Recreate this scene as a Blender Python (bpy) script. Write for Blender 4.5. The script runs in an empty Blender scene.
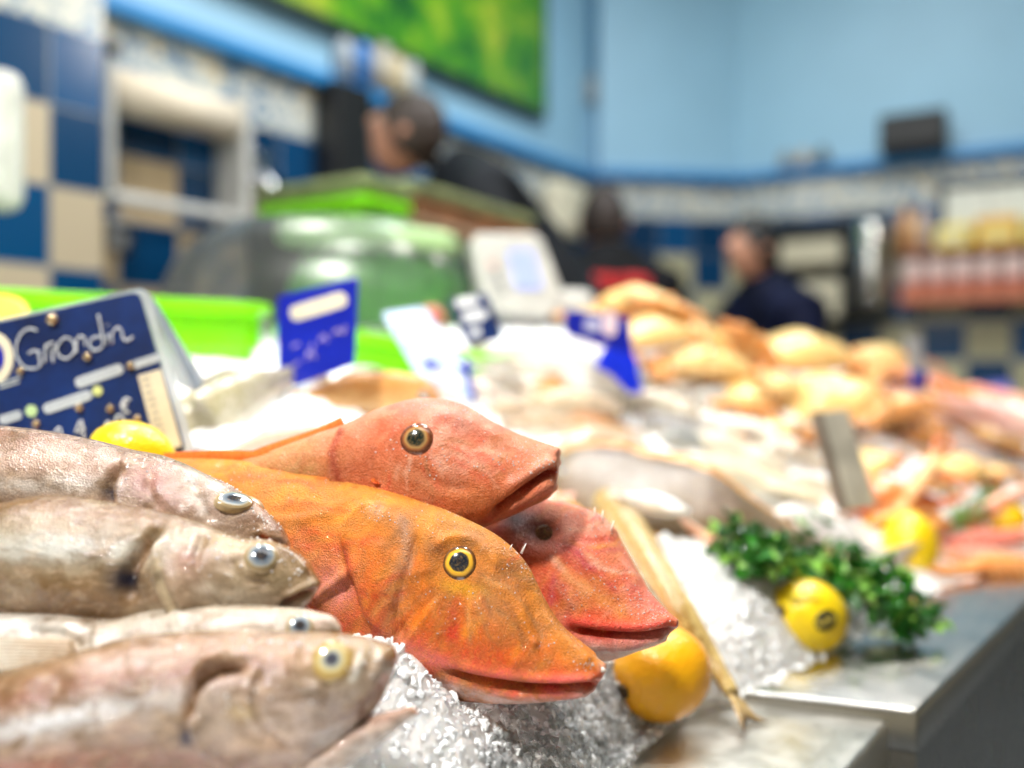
import bpy, math, random
import numpy as np
from mathutils import Vector, Matrix, Euler
random.seed(7); rng = np.random.default_rng(7)
SC = bpy.context.scene; COL = SC.collection
F = 862.0; CX, HY, CZ = 512.0, 372.0, 1.12      # focal length in pixels, principal column, horizon row, eye height
TOP = 0.885                                      # counter top
def ray(px, py): return np.array([(px-CX)/F, 1.0, (HY-py)/F])
def P(px, py, Y): return np.array([0,0,CZ]) + ray(px,py)*Y
# ------------------------------------------------------------------ objects
def tag(o, label=None, cat=None, group=None, kind=None):
    if label: o['label'] = label
    if cat: o['category'] = cat
    if group: o['group'] = group
    if kind: o['kind'] = kind
    return o
def link(o, parent=None):
    COL.objects.link(o)
    if parent is not None: o.parent = parent
    return o
def empty(name, loc=(0,0,0), rot=None, **k):
    o = bpy.data.objects.new(name, None); o.empty_display_size = .02; link(o)
    o.location = loc
    if rot is not None: o.rotation_euler = Matrix(rot).to_euler() if not isinstance(rot, (tuple, float, int)) else (rot if isinstance(rot, tuple) else (0,0,rot))
    return tag(o, **k)
def mesh(name, V, Fc, mat, parent=None, col=None, smooth=True, loc=None, rot=None, mats=None, mi=None, **k):
    me = bpy.data.meshes.new(name)
    me.from_pydata([tuple(map(float, v)) for v in V], [], [tuple(int(i) for i in f) for f in Fc])
    me.update()
    if smooth: me.polygons.foreach_set('use_smooth', [True]*len(me.polygons))
    if col is not None:
        a = me.color_attributes.new(name='Col', type='FLOAT_COLOR', domain='POINT')
        c = np.ones((len(V),4)); c[:,:3] = col; a.data.foreach_set('color', c.ravel())
    for m in (mats or [mat]): me.materials.append(m)
    if mi is not None: me.polygons.foreach_set('material_index', mi)
    o = bpy.data.objects.new(name, me); link(o, parent)
    if loc is not None: o.location = loc
    if rot is not None: o.rotation_euler = Matrix(rot).to_euler() if not isinstance(rot, (tuple, float, int)) else (rot if isinstance(rot, tuple) else (0,0,rot))
    return tag(o, **k)
def bevel(o, w=.002, seg=3):
    m = o.modifiers.new('b', 'BEVEL'); m.width = w; m.segments = seg; m.limit_method = 'ANGLE'; return o
def subd(o, n=1):
    m = o.modifiers.new('s', 'SUBSURF'); m.levels = n; m.render_levels = n; return o
def box_vf(x0,x1,y0,y1,z0,z1):
    V = [(x,y,z) for z in (z0,z1) for y in (y0,y1) for x in (x0,x1)]
    return V, [(0,2,3,1),(4,5,7,6),(0,1,5,4),(2,6,7,3),(0,4,6,2),(1,3,7,5)]
def join(parts):
    V=[]; Fc=[]
    for v,f in parts:
        n=len(V); V+= [tuple(p) for p in v]; Fc += [tuple(i+n for i in q) for q in f]
    return V,Fc
def grid_faces(N, M, closed=True):
    f=[]
    for i in range(N-1):
        for j in range(M if closed else M-1):
            k=(j+1)%M; f.append((i*M+j, i*M+k, (i+1)*M+k, (i+1)*M+j))
    return f
def tube_vf(pts, r, M=10, flat=1.0, up=(0,0,1)):
    pts = np.array(pts, float); N=len(pts); r = np.array(r if hasattr(r,'__len__') else [r]*N, float)
    T = np.gradient(pts, axis=0); T /= np.linalg.norm(T,axis=1)[:,None]+1e-12
    U = np.array(up,float)
    S = np.cross(T, U); bad = np.linalg.norm(S,axis=1)<1e-3
    S[bad] = np.cross(T[bad], (0.9,.1,.3)); S /= np.linalg.norm(S,axis=1)[:,None]
    W = np.cross(S,T)
    a = np.linspace(0,2*np.pi,M,endpoint=False)
    V = pts[:,None,:] + r[:,None,None]*(np.cos(a)[None,:,None]*S[:,None,:] + flat*np.sin(a)[None,:,None]*W[:,None,:])
    V = V.reshape(-1,3); Fc = grid_faces(N,M)
    Fc.append(tuple(range(M))[::-1]); Fc.append(tuple((N-1)*M+j for j in range(M)))
    return [tuple(v) for v in V], Fc
def lathe_vf(prof, M=32):
    V=[]; N=len(prof)
    for r,z in prof:
        for j in range(M):
            a=2*math.pi*j/M; V.append((r*math.cos(a), r*math.sin(a), z))
    Fc=grid_faces(N,M); Fc.append(tuple(range(M))[::-1]); Fc.append(tuple((N-1)*M+j for j in range(M)))
    return V,Fc
def ico_vf(n=1):
    import bmesh
    bm=bmesh.new(); bmesh.ops.create_icosphere(bm, subdivisions=n, radius=1)
    V=[tuple(v.co) for v in bm.verts]; Fc=[tuple(v.index for v in f.verts) for f in bm.faces]; bm.free(); return V,Fc
# ------------------------------------------------------------------ smooth random fields
def vnoise(p, scale, seed=0):
    p = np.asarray(p,float)*scale + seed*17.31; i=np.floor(p).astype(np.int64); f=p-i; f=f*f*(3-2*f)
    D = p.shape[1]; out=np.zeros(len(p))
    for c in range(2**D):
        b=[(c>>d)&1 for d in range(D)]; h=np.zeros(len(p),dtype=np.int64)+seed*101
        for d,m in enumerate((73856093,19349663,83492791)[:D]): h ^= (i[:,d]+b[d])*m
        h=(h^(h>>13))*1274126177; h=(h^(h>>16))&0xffff
        w=np.ones(len(p))
        for d in range(D): w*= f[:,d] if b[d] else 1-f[:,d]
        out += w*(h/65535.0)
    return out
def fbm(p, scale, oct=4, seed=0):
    s=0; a=.5; t=0
    for o in range(oct): s=s+a*vnoise(p, scale*2**o, seed+o); t+=a; a*=.5
    return s/t
# ------------------------------------------------------------------ materials
def new_mat(name):
    m = bpy.data.materials.new(name); m.use_nodes=True; nt=m.node_tree; b=nt.nodes['Principled BSDF']; return m,nt,b
def rgba(c): return (c[0],c[1],c[2],1)
def nnode(nt, typ, **kw):
    n=nt.nodes.new(typ)
    for k,v in kw.items():
        if k.startswith('i_'):
            key=k[2:]; key=int(key) if key.isdigit() else key.replace('_',' ')
            n.inputs[key].default_value=v
        else: setattr(n,k,v)
    return n
def ramp(nt, fac, stops, interp='LINEAR'):
    r=nt.nodes.new('ShaderNodeValToRGB'); e=r.color_ramp.elements; r.color_ramp.interpolation=interp
    while len(e)<len(stops): e.new(.5)
    for q,(p,c) in zip(e,stops): q.position=p; q.color=rgba(c) if hasattr(c,'__len__') else (c,c,c,1)
    nt.links.new(fac, r.inputs[0]); return r.outputs[0]
def mix(nt, fac, a, b, mode='MIX'):
    m=nt.nodes.new('ShaderNodeMix'); m.data_type='RGBA'; m.blend_type=mode
    for s,v in ((0,fac),(6,a),(7,b)):
        if hasattr(v,'is_output') or hasattr(v,'links'): nt.links.new(v,m.inputs[s])
        elif s==0: m.inputs[0].default_value=v
        else: m.inputs[s].default_value=rgba(v)
    return m.outputs[2]
def noise(nt, scale, detail=3, rough=.5, coord='Object', dist=0, st=None):
    tc=nt.nodes.new('ShaderNodeTexCoord'); n=nnode(nt,'ShaderNodeTexNoise',i_Scale=scale,i_Detail=detail,i_Roughness=rough,i_Distortion=dist)
    o=tc.outputs[coord]
    if st: mp=nt.nodes.new('ShaderNodeMapping'); mp.inputs['Scale'].default_value=st; nt.links.new(o,mp.inputs[0]); o=mp.outputs[0]
    nt.links.new(o,n.inputs['Vector']); return n.outputs[0]
def voronoi(nt, scale, feat='F1', coord='Object', st=None, out=0):
    tc=nt.nodes.new('ShaderNodeTexCoord'); n=nnode(nt,'ShaderNodeTexVoronoi',i_Scale=scale); n.feature=feat
    o=tc.outputs[coord]
    if st: mp=nt.nodes.new('ShaderNodeMapping'); mp.inputs['Scale'].default_value=st; nt.links.new(o,mp.inputs[0]); o=mp.outputs[0]
    nt.links.new(o,n.inputs['Vector']); return n.outputs[out]
def bump(nt, b, hs):
    prev=None
    for h,s,d in hs:
        n=nnode(nt,'ShaderNodeBump',i_Strength=s,i_Distance=d); nt.links.new(h,n.inputs['Height'])
        if prev is not None: nt.links.new(prev.outputs[0], n.inputs['Normal'])
        prev=n
    nt.links.new(prev.outputs[0], b.inputs['Normal'])
    if 'Coat Normal' in b.inputs: nt.links.new(prev.outputs[0], b.inputs['Coat Normal'])
def simple(name, c, rough=.5, metal=0, coat=0, var=.08, vs=30, bmp=.1, bs=200, bd=.001, trans=0, sss=0, spec=.5, alpha=1, em=None, ems=0):
    m,nt,b=new_mat(name)
    c2=tuple(max(0,x*(1-var*2.5)) for x in c); c3=tuple(min(1,x*(1+var)+(var*.05 if max(c)>.1 else 0)) for x in c)
    nt.links.new(ramp(nt, noise(nt,vs,4), [(.3,c2),(.7,c3)]), b.inputs['Base Color'])
    b.inputs['Roughness'].default_value=rough; b.inputs['Metallic'].default_value=metal
    b.inputs['Coat Weight'].default_value=coat; b.inputs['Coat Roughness'].default_value=.06
    b.inputs['Transmission Weight'].default_value=trans; b.inputs['Subsurface Weight'].default_value=sss
    b.inputs['Subsurface Radius'].default_value=(.01,.006,.004); b.inputs['Subsurface Scale'].default_value=1
    b.inputs['Specular IOR Level'].default_value=spec; b.inputs['Alpha'].default_value=alpha
    if em: b.inputs['Emission Color'].default_value=rgba(em); b.inputs['Emission Strength'].default_value=ems
    if bmp: bump(nt,b,[(noise(nt,bs,3),bmp,bd)])
    return m
def fish_mat(name, mott, mscale=60, mamt=.5, mott2=None, m2scale=250, m2amt=.4, st=None, rough=.32, coat=.6, grain=.35, gscale=700, gdist=.0006, crough=.1, sss=.08, cell=.0):
    """colour attribute of the fish, mottled with two noises; wet, grained skin"""
    m,nt,b=new_mat(name)
    a=nnode(nt,'ShaderNodeAttribute',attribute_name='Col').outputs[0]
    bw=nt.nodes.new('ShaderNodeRGBToBW'); nt.links.new(a,bw.inputs[0]); keep=ramp(nt,bw.outputs[0],[(.02,0.0),(.16,1.0)])
    def lim(f):
        n=nt.nodes.new('ShaderNodeMath'); n.operation='MULTIPLY'; nt.links.new(f,n.inputs[0]); nt.links.new(keep,n.inputs[1]); return n.outputs[0]
    f1=lim(ramp(nt, noise(nt,mscale,6,.65,dist=1.2,st=st), [(.42,0.0),(.68,mamt)]))
    c=mix(nt,f1,a,mott)
    if mott2:
        f2=lim(ramp(nt, noise(nt,m2scale,4,.6,dist=.6,st=st), [(.5,0.0),(.72,m2amt)])); c=mix(nt,f2,c,mott2)
    v=voronoi(nt,gscale)
    c=mix(nt, ramp(nt,v,[(.0,.0),(.9,cell)]), c, (.02,.01,.005))
    nt.links.new(c,b.inputs['Base Color'])
    nt.links.new(ramp(nt,noise(nt,120,4,.6),[(.3,rough*.6),(.7,rough*1.5)]), b.inputs['Roughness'])
    b.inputs['Coat Weight'].default_value=coat; b.inputs['Coat Roughness'].default_value=crough
    b.inputs['Subsurface Weight'].default_value=sss; b.inputs['Subsurface Radius'].default_value=(.006,.003,.002); b.inputs['Subsurface Scale'].default_value=1
    bump(nt,b,[(noise(nt,55,5,.6),.35,.002),(v,grain,gdist),(noise(nt,gscale*.5,3,.7),grain,gdist)])
    b.inputs['Specular IOR Level'].default_value=.15
    return m
# ------------------------------------------------------------------ a plane that carries outlines
class Plane:
    def __init__(s, px, py, Y, yaw=0, tilt=0):
        s.o=P(px,py,Y); y=math.radians(yaw); t=math.radians(tilt)
        s.n=np.array([math.sin(y)*math.cos(t), -math.cos(y)*math.cos(t), math.sin(t)])
        s.u=np.array([math.cos(y), math.sin(y), 0]); s.v=np.cross(s.n,s.u)
        s.R=np.array([s.u,-s.n,s.v]).T                       # columns: local x, y (away), z
        s.c=np.dot(s.n, s.o-np.array([0,0,CZ]))
    def loc(s,p):
        p=np.atleast_2d(np.asarray(p,float)); d=np.stack([(p[:,0]-CX)/F, np.ones(len(p)), (HY-p[:,1])/F],1)
        w=d*(s.c/(d@s.n))[:,None]+np.array([0,0,CZ])-s.o
        return np.stack([w@s.u, w@s.v],1)
    def l3(s,px,py,out=0): a=s.loc([(px,py)])[0]; return (a[0],-out,a[1])
    def root(s,name,**k): return empty(name, s.o, s.R.tolist(), **k)
def prism(name, pl, pts, th, mat, parent, out=0, smooth=False, bev=0, **k):
    a=pl.loc(pts); n=len(a)
    V=[(p[0],-out,p[1]) for p in a]+[(p[0],-out+th,p[1]) for p in a]
    Fc=[tuple(range(n)),tuple(range(2*n-1,n-1,-1))]+[(i,i+n,(i+1)%n+n,(i+1)%n) for i in range(n)]
    A=sum(a[i][0]*a[(i+1)%n][1]-a[(i+1)%n][0]*a[i][1] for i in range(n))
    if A<0: Fc=[f[::-1] for f in Fc]
    o=mesh(name,V,Fc,mat,parent,smooth=smooth,**k)
    if bev: bevel(o,bev,2)
    return o
def rounded(pts, r, n=5):
    pts=np.array(pts,float); out=[]
    for i in range(len(pts)):
        p=pts[i]; a=pts[i-1]-p; b=pts[(i+1)%len(pts)]-p; la=np.linalg.norm(a); lb=np.linalg.norm(b); q=min(r,la*.45,lb*.45)
        A=p+a/la*q; B=p+b/lb*q
        for t in np.linspace(0,1,n): out.append((1-t)**2*A+2*t*(1-t)*p+t*t*B)
    return out
def strokes(name, pl, lines, w, mat, parent, out=.0012, flat=.4, **k):
    parts=[]
    for L in lines:
        a=pl.loc(smooth_line(L,6)); parts.append(tube_vf([(p[0],-out,p[1]) for p in a], w, 6, up=(0,1,0), flat=flat))
    V,Fc=join(parts); return mesh(name,V,Fc,mat,parent,**k)
def smooth_line(L, n=6):
    L=np.array(L,float)
    if len(L)<3: return L
    Q=np.vstack([2*L[0]-L[1],L,2*L[-1]-L[-2]]); out=[]
    for i in range(1,len(Q)-2):
        p0,p1,p2,p3=Q[i-1:i+3]
        for t in np.linspace(0,1,n,endpoint=False):
            out.append(.5*((2*p1)+(-p0+p2)*t+(2*p0-5*p1+4*p2-p3)*t*t+(-p0+3*p1-3*p2+p3)*t**3))
    out.append(L[-1]); return np.array(out)
def interp_rows(S, N):
    """smooth (monotone cubic) resampling of station rows"""
    S=np.array(S,float); k=len(S); d=np.concatenate([[0],np.cumsum(np.hypot(*(np.diff((S[:,0:2]+S[:,2:4])/2,axis=0).T))+3)])
    x=d/d[-1]; t=np.linspace(0,1,N)**1.15; out=np.zeros((N,S.shape[1]))
    for c in range(S.shape[1]):
        y=S[:,c]; h=np.diff(x); dl=np.diff(y)/h; m=np.zeros(k); m[0]=dl[0]; m[-1]=dl[-1]
        for i in range(1,k-1):
            if dl[i-1]*dl[i]>0 or c<4: m[i]=(dl[i-1]*h[i]+dl[i]*h[i-1])/(h[i]+h[i-1])
        i=np.clip(np.searchsorted(x,t,side='right')-1,0,k-2); s=(t-x[i])/h[i]
        out[:,c]=(2*s**3-3*s**2+1)*y[i]+(s**3-2*s**2+s)*h[i]*m[i]+(-2*s**3+3*s**2)*y[i+1]+(s**3-s**2)*h[i]*m[i+1]
    return out
def seg_dist(uv, L):
    """distance to a polyline, signed (positive on its left), and position along it"""
    L=np.array(L,float); best=np.full(len(uv),1e9); sg=np.zeros(len(uv)); pos=np.zeros(len(uv)); n=len(L)-1
    for i in range(n):
        a,b=L[i],L[i+1]; ab=b-a; t=np.clip(((uv-a)@ab)/(ab@ab+1e-9),0,1); q=uv-(a+t[:,None]*ab); dd=np.hypot(q[:,0],q[:,1])
        cr=ab[0]*q[:,1]-ab[1]*q[:,0]; m=dd<best; best[m]=dd[m]; sg[m]=np.sign(cr[m]); pos[m]=(i+t[m])/n
    return best,sg,pos
def mask(uv, spec):
    k=spec[0]
    if k=='line':
        L=smooth_line(spec[1],4); d,s,p=seg_dist(uv,L); return np.exp(-(d/spec[2])**2)*np.clip(np.minimum(p,1-p)*8+.25,0,1)
    if k=='step':
        L=smooth_line(spec[1],4); d,s,p=seg_dist(uv,L); e=np.clip(np.minimum(p,1-p)*6,0,1)
        return np.where(s>0, np.exp(-d/spec[2]), np.exp(-(d/(spec[2]*.08+.6))**2))*e
    if k=='blob':
        _,x,y,rx,ry,rot=spec[:6]; c,s=math.cos(math.radians(rot)),math.sin(math.radians(rot)); q=uv-np.array([x,y])
        return np.exp(-(((q[:,0]*c+q[:,1]*s)/rx)**2+((-q[:,0]*s+q[:,1]*c)/ry)**2))
def eye(parent, c, nrm, r, rings, mat, dome=.45, sy=1.0, name='eye'):
    n=np.array(nrm,float); n/=np.linalg.norm(n); x=np.cross((0,0,1),n); x/=np.linalg.norm(x); y=np.cross(n,x)
    V=[];C=[];N=22;M=36
    for i in range(N):
        q=i/(N-1)
        for j in range(M):
            a=2*math.pi*j/M; h=dome*r*math.sqrt(max(0,1-q*q))-(.25*r if q>.97 else 0)
            V.append(np.array(c)+x*r*q*math.cos(a)+y*sy*r*q*math.sin(a)+n*h)
            rr=[s[0] for s in rings]; w=.012*math.sin(a*3+1)+.01*math.sin(a*7)
            C.append([np.interp(q+w*(q>.3),rr,[s[1][k] for s in rings]) for k in range(3)])
    return mesh(name,V,grid_faces(N,M),mat,parent,col=np.array(C))
class Hero:
    """a fish lofted between an upper and a lower outline that lie in a plane, with true thickness on both sides"""
    def __init__(s, name, pl, S, mat, base, details=(), paint=(), N=230, M=120, p=1.0, root=None, part='body', nz=.0006, gam=1.28, **k):
        s.pl=pl; s.root=root or pl.root(name, **k)
        R=interp_rows(S,N); T=pl.loc(R[:,0:2]); B=pl.loc(R[:,2:4]); w=np.maximum(R[:,4],.0004); kk=R[:,5] if R.shape[1]>5 else 0*w; dn=R[:,6] if R.shape[1]>6 else 0*w
        a=np.linspace(0,2*np.pi,M,endpoint=False); c=np.cos(a); sn=np.sin(a)
        h=(1+c)/2
        ab=B[:,None,:]*(1-h)[None,:,None]+T[:,None,:]*h[None,:,None]
        uv=R[:,None,2:4]*(1-h)[None,:,None]+R[:,None,0:2]*h[None,:,None]
        lat=w[:,None]*(np.sign(sn)*np.abs(sn)**p)[None,:]*(1-kk[:,None]*c[None,:])+dn[:,None]
        V=np.stack([ab[...,0], -lat, ab[...,1]],-1)
        du=np.gradient(V,axis=0); dv=(np.roll(V,-1,1)-np.roll(V,1,1)); nr=np.cross(dv,du); nr/=np.linalg.norm(nr,axis=-1,keepdims=True)+1e-12
        if np.mean(nr[:,M//4,1])>0: nr=-nr
        lat2=np.abs(lat-dn[:,None])+dn[:,None]; Wd=np.stack([ab[...,0],-lat2,ab[...,1]],-1).reshape(-1,3)@pl.R.T+pl.o
        s.s=sn; uvf=np.stack([CX+F*Wd[:,0]/Wd[:,1], HY-F*(Wd[:,2]-CZ)/Wd[:,1]],1); s.uv=uvf; Vf=V.reshape(-1,3); nf=nr.reshape(-1,3)
        D=np.zeros(len(Vf))
        for d in details: D+=mask(uvf,d[:-1])*d[-1]*1.5
        D+= (fbm(Vf,70,3,3)-.5)*nz*4
        side=np.tile(np.clip(np.abs(sn)*1.6,0.15,1),(N,1)).ravel()
        edge=np.repeat(np.clip(np.arange(N)/6,0,1),M)
        Vf=Vf+nf*(D*side*edge)[:,None]
        # colour
        t=np.tile(h,(N,1)).ravel(); C=base(t, uvf, Vf)
        wob=np.stack([fbm(Vf,90,3,5)-.5, fbm(Vf,90,3,9)-.5],1)*9
        for q in paint:
            C = C + (mask(uvf+wob, q[:-2])*q[-1])[:,None]*(np.array(q[-2])-C)
        C=np.clip(C,0,1)**gam; s.V=Vf; s.nrm=nf; s.M=M; s.N=N
        Fc=grid_faces(N,M); 
        V2=list(map(tuple,Vf))+[tuple(Vf[:M].mean(0)),tuple(Vf[-M:].mean(0))]
        n0=len(Vf); Fc+=[(j,n0,(j+1)%M) for j in range(M)]+[((N-1)*M+j,(N-1)*M+(j+1)%M,n0+1) for j in range(M)]
        C=np.vstack([C,C[:M].mean(0),C[-M:].mean(0)])
        Fc=[f[::-1] for f in Fc]
        s.body=mesh(part,V2,Fc,mat,s.root,col=np.clip(C,0,1))
    def at(s,px,py,side=1):
        m=np.tile(s.s*side>0.05,(s.N,1)).ravel(); d=np.hypot(s.uv[:,0]-px,s.uv[:,1]-py)+np.where(m,0,1e6); i=int(np.argmin(d)); return s.V[i],s.nrm[i]
    def eyes(s,px,py,r,rings,mat,out=0,dome=.45,sy=1,tilt=None):
        for sd in (1,-1):
            c,n=s.at(px,py,sd); n=n.copy()
            if tilt is not None: n=n+np.array([0,0,tilt])
            eye(s.root, c+n/np.linalg.norm(n)*out, n, r, rings, mat, dome, sy)
    def drops(s, spots, n, r0=.0003, r1=.0009, seed=1, name='water_drops'):
        rn=random.Random(seed); iv,jf=ico_vf(1); parts=[]
        for k in range(n):
            x,y,rx,ry=rn.choice(spots); c,nr=s.at(x+rn.gauss(0,rx*.5),y+rn.gauss(0,ry*.5)); r=r0*(r1/r0)**rn.random()
            parts.append(([(v[0]*r*rn.uniform(.95,1.05)+c[0],v[1]*r*.8+c[1],v[2]*r+c[2]) for v in iv],jf))
        V,Fc=join(parts); return mesh(name,V,Fc,M_WATER,s.root,kind='stuff',label='beads of water and melted ice on the skin')
    def fin(s, name, base_pts, tip_pts, mat, col=(1,.3,.05), col2=None, th=.0007, lat=0, lat2=None, n=60, m=14, rays=22, **k):
        """membrane between a base line and a free edge, with rays"""
        A=smooth_line(base_pts,8); Bq=smooth_line(tip_pts,8)
        ra=np.linspace(0,1,n); f=lambda L: np.stack([np.interp(ra,np.linspace(0,1,len(L)),L[:,q]) for q in (0,1)],1)
        A=s.pl.loc(f(A)); B=s.pl.loc(f(Bq)); lat2=lat if lat2 is None else lat2; col2=col2 or col
        V=[];C=[]
        for side in (1,-1):
            for i in range(n):
                for j in range(m):
                    q=j/(m-1); a=A[i]*(1-q)+B[i]*q; l=lat*(1-q)+lat2*q + side*th*(1-.7*q)*(.6+.8*abs(math.sin(ra[i]*rays*math.pi)))
                    V.append((a[0],-l,a[1])); w=.75+.25*abs(math.sin(ra[i]*rays*math.pi)); C.append([ (col[z]*(1-q)+col2[z]*q)*w for z in range(3)])
        g=grid_faces(n,m,False); Fc=g+[tuple(i+n*m for i in f)[::-1] for f in g]
        rim=[i*m for i in range(n)]+[(n-1)*m+j for j in range(1,m)]+[i*m+m-1 for i in range(n-2,-1,-1)]+[j for j in range(m-2,0,-1)]
        for i in range(len(rim)): a,b=rim[i],rim[(i+1)%len(rim)]; Fc.append((b,a,a+n*m,b+n*m))
        return mesh(name,V,Fc,mat,s.root,col=np.array(C),**k)
# ------------------------------------------------------------------ colours and skins
EYE = None
def eye_mat():
    m,nt,b=new_mat('eye_wet'); a=nnode(nt,'ShaderNodeAttribute',attribute_name='Col').outputs[0]
    c=mix(nt, ramp(nt,noise(nt,900,3),[(.45,0.0),(.8,.3)]), a,(.5,.3,.1)); nt.links.new(c,b.inputs['Base Color'])
    b.inputs['Roughness'].default_value=.12; b.inputs['Coat Weight'].default_value=1; b.inputs['Coat Roughness'].default_value=.03; return m
EYE=eye_mat()
M_WATER,_nt,_b=new_mat('water_bead'); _b.inputs['Transmission Weight'].default_value=.35; _b.inputs['IOR'].default_value=1.33; _b.inputs['Roughness'].default_value=.06; _b.inputs['Base Color'].default_value=(1,.93,.88,1); _b.inputs['Coat Weight'].default_value=1; _b.inputs['Coat Roughness'].default_value=.03
M_GUR=fish_mat('gurnard_skin',(.42,.15,.03),60,.7,(1,.30,.04),520,.5,rough=.42,coat=.45,grain=.8,gscale=1300,gdist=.0006,crough=.05,sss=.05,cell=.3)
M_GUR2=fish_mat('gurnard_skin_pale',(.60,.09,.02),60,.5,(1,.38,.2),480,.5,rough=.45,coat=.28,grain=.9,gscale=1200,gdist=.0006,crough=.04,sss=.06,cell=.25)
M_FIN=fish_mat('fin_skin',(.8,.1,.02),150,.4,rough=.3,coat=.7,grain=.2)
M_WHT=fish_mat('whiting_skin',(.17,.09,.03),75,.85,(.86,.62,.42),210,.4,st=(.6,1,1.2),rough=.24,coat=1,grain=.5,gscale=1100,gdist=.0005,crough=.05,sss=.06,cell=.35)
def lerp(a,b,t): return np.array(a)[None,:]*(1-t)[:,None]+np.array(b)[None,:]*t[:,None]
def grad(stops):
    def f(t,uv,V):
        x=[s[0] for s in stops]; return np.stack([np.interp(t,x,[s[1][k] for s in stops]) for k in range(3)],1)
    return f
GR=[(0,(.01,.012,.02)),(.44,(.015,.02,.03)),(.50,(.02,.015,.01)),(.53,(.95,.55,.04)),(.68,(.8,.38,.03)),(.74,(.12,.05,.01)),(.86,(.10,.03,.01)),(1,(.5,.2,.1))]
# front gurnard ------------------------------------------------------
plA=Plane(460,562,.45,yaw=-22,tilt=8)
SA=[(606,664,605,673,.0016,0,0),(589,652,594,690,.0075,.1,0),(563,629,565,698,.0115,.3,0),(543,596,524,703,.0155,.38,0),(526,563,482,702,.0195,.38,0),(499,537,435,695,.0235,.33,0),
    (455,514,392,680,.0275,.2,0),(410,498,352,655,.0295,.15,0),(352,481,312,630,.030,.1,0),(290,466,262,606,.029,.1,0),(225,459,208,580,.027,0,0),(165,459,158,552,.023,0,0),(100,466,100,530,.017,0,0),(40,476,42,512,.010,0,0),(0,484,2,503,.005,0,0)]
OPA=[(402,508),(372,506),(352,518),(344,545),(354,580),(366,612),(392,640)]
dA=[('step',OPA[::-1],22,.0035),('line',[(344,545),(352,580),(366,615)],4,-.002),('line',[(418,530),(408,570),(396,612),(402,640)],4,-.0018),('line',[(440,500),(428,540),(420,590),(440,640)],10,.0012),
    ('blob',461,562,24,22,0,.0022),('line',[(436,548),(450,538),(475,540),(486,556)],5,.0015),('blob',461,562,15,15,0,-.003),
    ('line',[(602,684),(560,688),(510,685),(470,679),(445,672)],3.2,-.005),('line',[(600,677),(560,680),(510,675),(455,664)],5,.0014),('line',[(595,693),(545,698),(490,692)],5,.0014),
    ('line',[(560,610),(570,640),(590,665)],8,.0014),('line',[(500,560),(530,600),(545,650)],8,-.0012),('blob',535,643,4,4,0,.0016),('line',[(352,500),(300,520),(230,515),(160,510)],5,.0009),
    ('line',[(470,600),(500,640),(520,670)],9,.0012),('blob',380,515,14,9,20,.0014),('line',[(380,540),(378,570),(385,600)],9,.0016),('blob',340,590,16,16,0,-.003),('line',[(352,570),(325,590),(310,600)],5,.002)]
def bA(t,uv,V):
    C=grad([(0,(.88,.55,.48)),(.07,(.85,.22,.17)),(.16,(.86,.09,.015)),(.45,(.87,.17,.012)),(.75,(.88,.27,.02)),(1,(.84,.36,.06))])(t,uv,V)
    W=V.copy(); a=math.radians(-62); W=np.stack([(V[:,0]*math.cos(a)-V[:,2]*math.sin(a))*.35,V[:,1]*.5,(V[:,0]*math.sin(a)+V[:,2]*math.cos(a))],1)
    f=np.clip((fbm(W,85,4,11)-.49)*5,0,1)*.85; C=C*(1-f[:,None])+np.array((.44,.19,.05))*f[:,None]
    f=np.clip((fbm(W,120,4,21)-.53)*6,0,1)*.8; C=C*(1-f[:,None])+np.array((.98,.36,.03))*f[:,None]
    f=np.clip((fbm(V,60,3,31)-.56)*6,0,1)*.7*np.clip(1.3-t*1.6,0,1); return C*(1-f[:,None])+np.array((.80,.05,.04))*f[:,None]
pA=[('blob',250,500,130,30,0,(.97,.42,.06),.8),('blob',220,560,90,26,0,(.92,.50,.30),.8),('blob',330,592,24,26,0,(.93,.42,.36),.85),('line',[(355,500),(300,508),(200,500)],6,(.75,.20,.02),.6),
    ('line',[(344,545),(354,580),(366,612),(390,640)],5,(.75,.10,.05),.85),('line',[(402,512),(406,560),(398,610)],8,(.50,.32,.22),.75),('blob',395,590,10,30,10,(.48,.33,.24),.6),('blob',470,520,45,12,20,(.72,.42,.14),.7),
    ('line',[(420,530),(436,560),(455,600)],9,(.55,.26,.06),.6),('blob',440,552,14,10,0,(.25,.07,.02),.75),('blob',490,600,16,34,-25,(.52,.28,.12),.7),('line',[(540,580),(560,615),(592,655)],7,(.42,.14,.05),.8),
    ('line',[(505,570),(530,610),(545,640)],8,(.55,.22,.08),.5),('blob',461,586,22,8,10,(.98,.52,.03),.85),('blob',575,650,14,20,-30,(1.0,.35,.03),.7),('line',[(600,679),(550,682),(500,677),(450,668),(420,655)],8,(.88,.20,.18),.8),
    ('line',[(602,685),(560,689),(510,685),(455,672)],2.6,(.42,.01,.02),1),('line',[(598,697),(545,702),(480,696),(430,684)],6,(.92,.72,.68),.9),('blob',380,515,10,7,0,(1,.62,.4),.7),('blob',420,600,30,26,0,(.92,.25,.02),.5),('blob',400,650,36,14,20,(.93,.45,.40),.7),('blob',606,668,7,8,0,(.95,.55,.45),.9)]
_r=random.Random(4)
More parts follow.
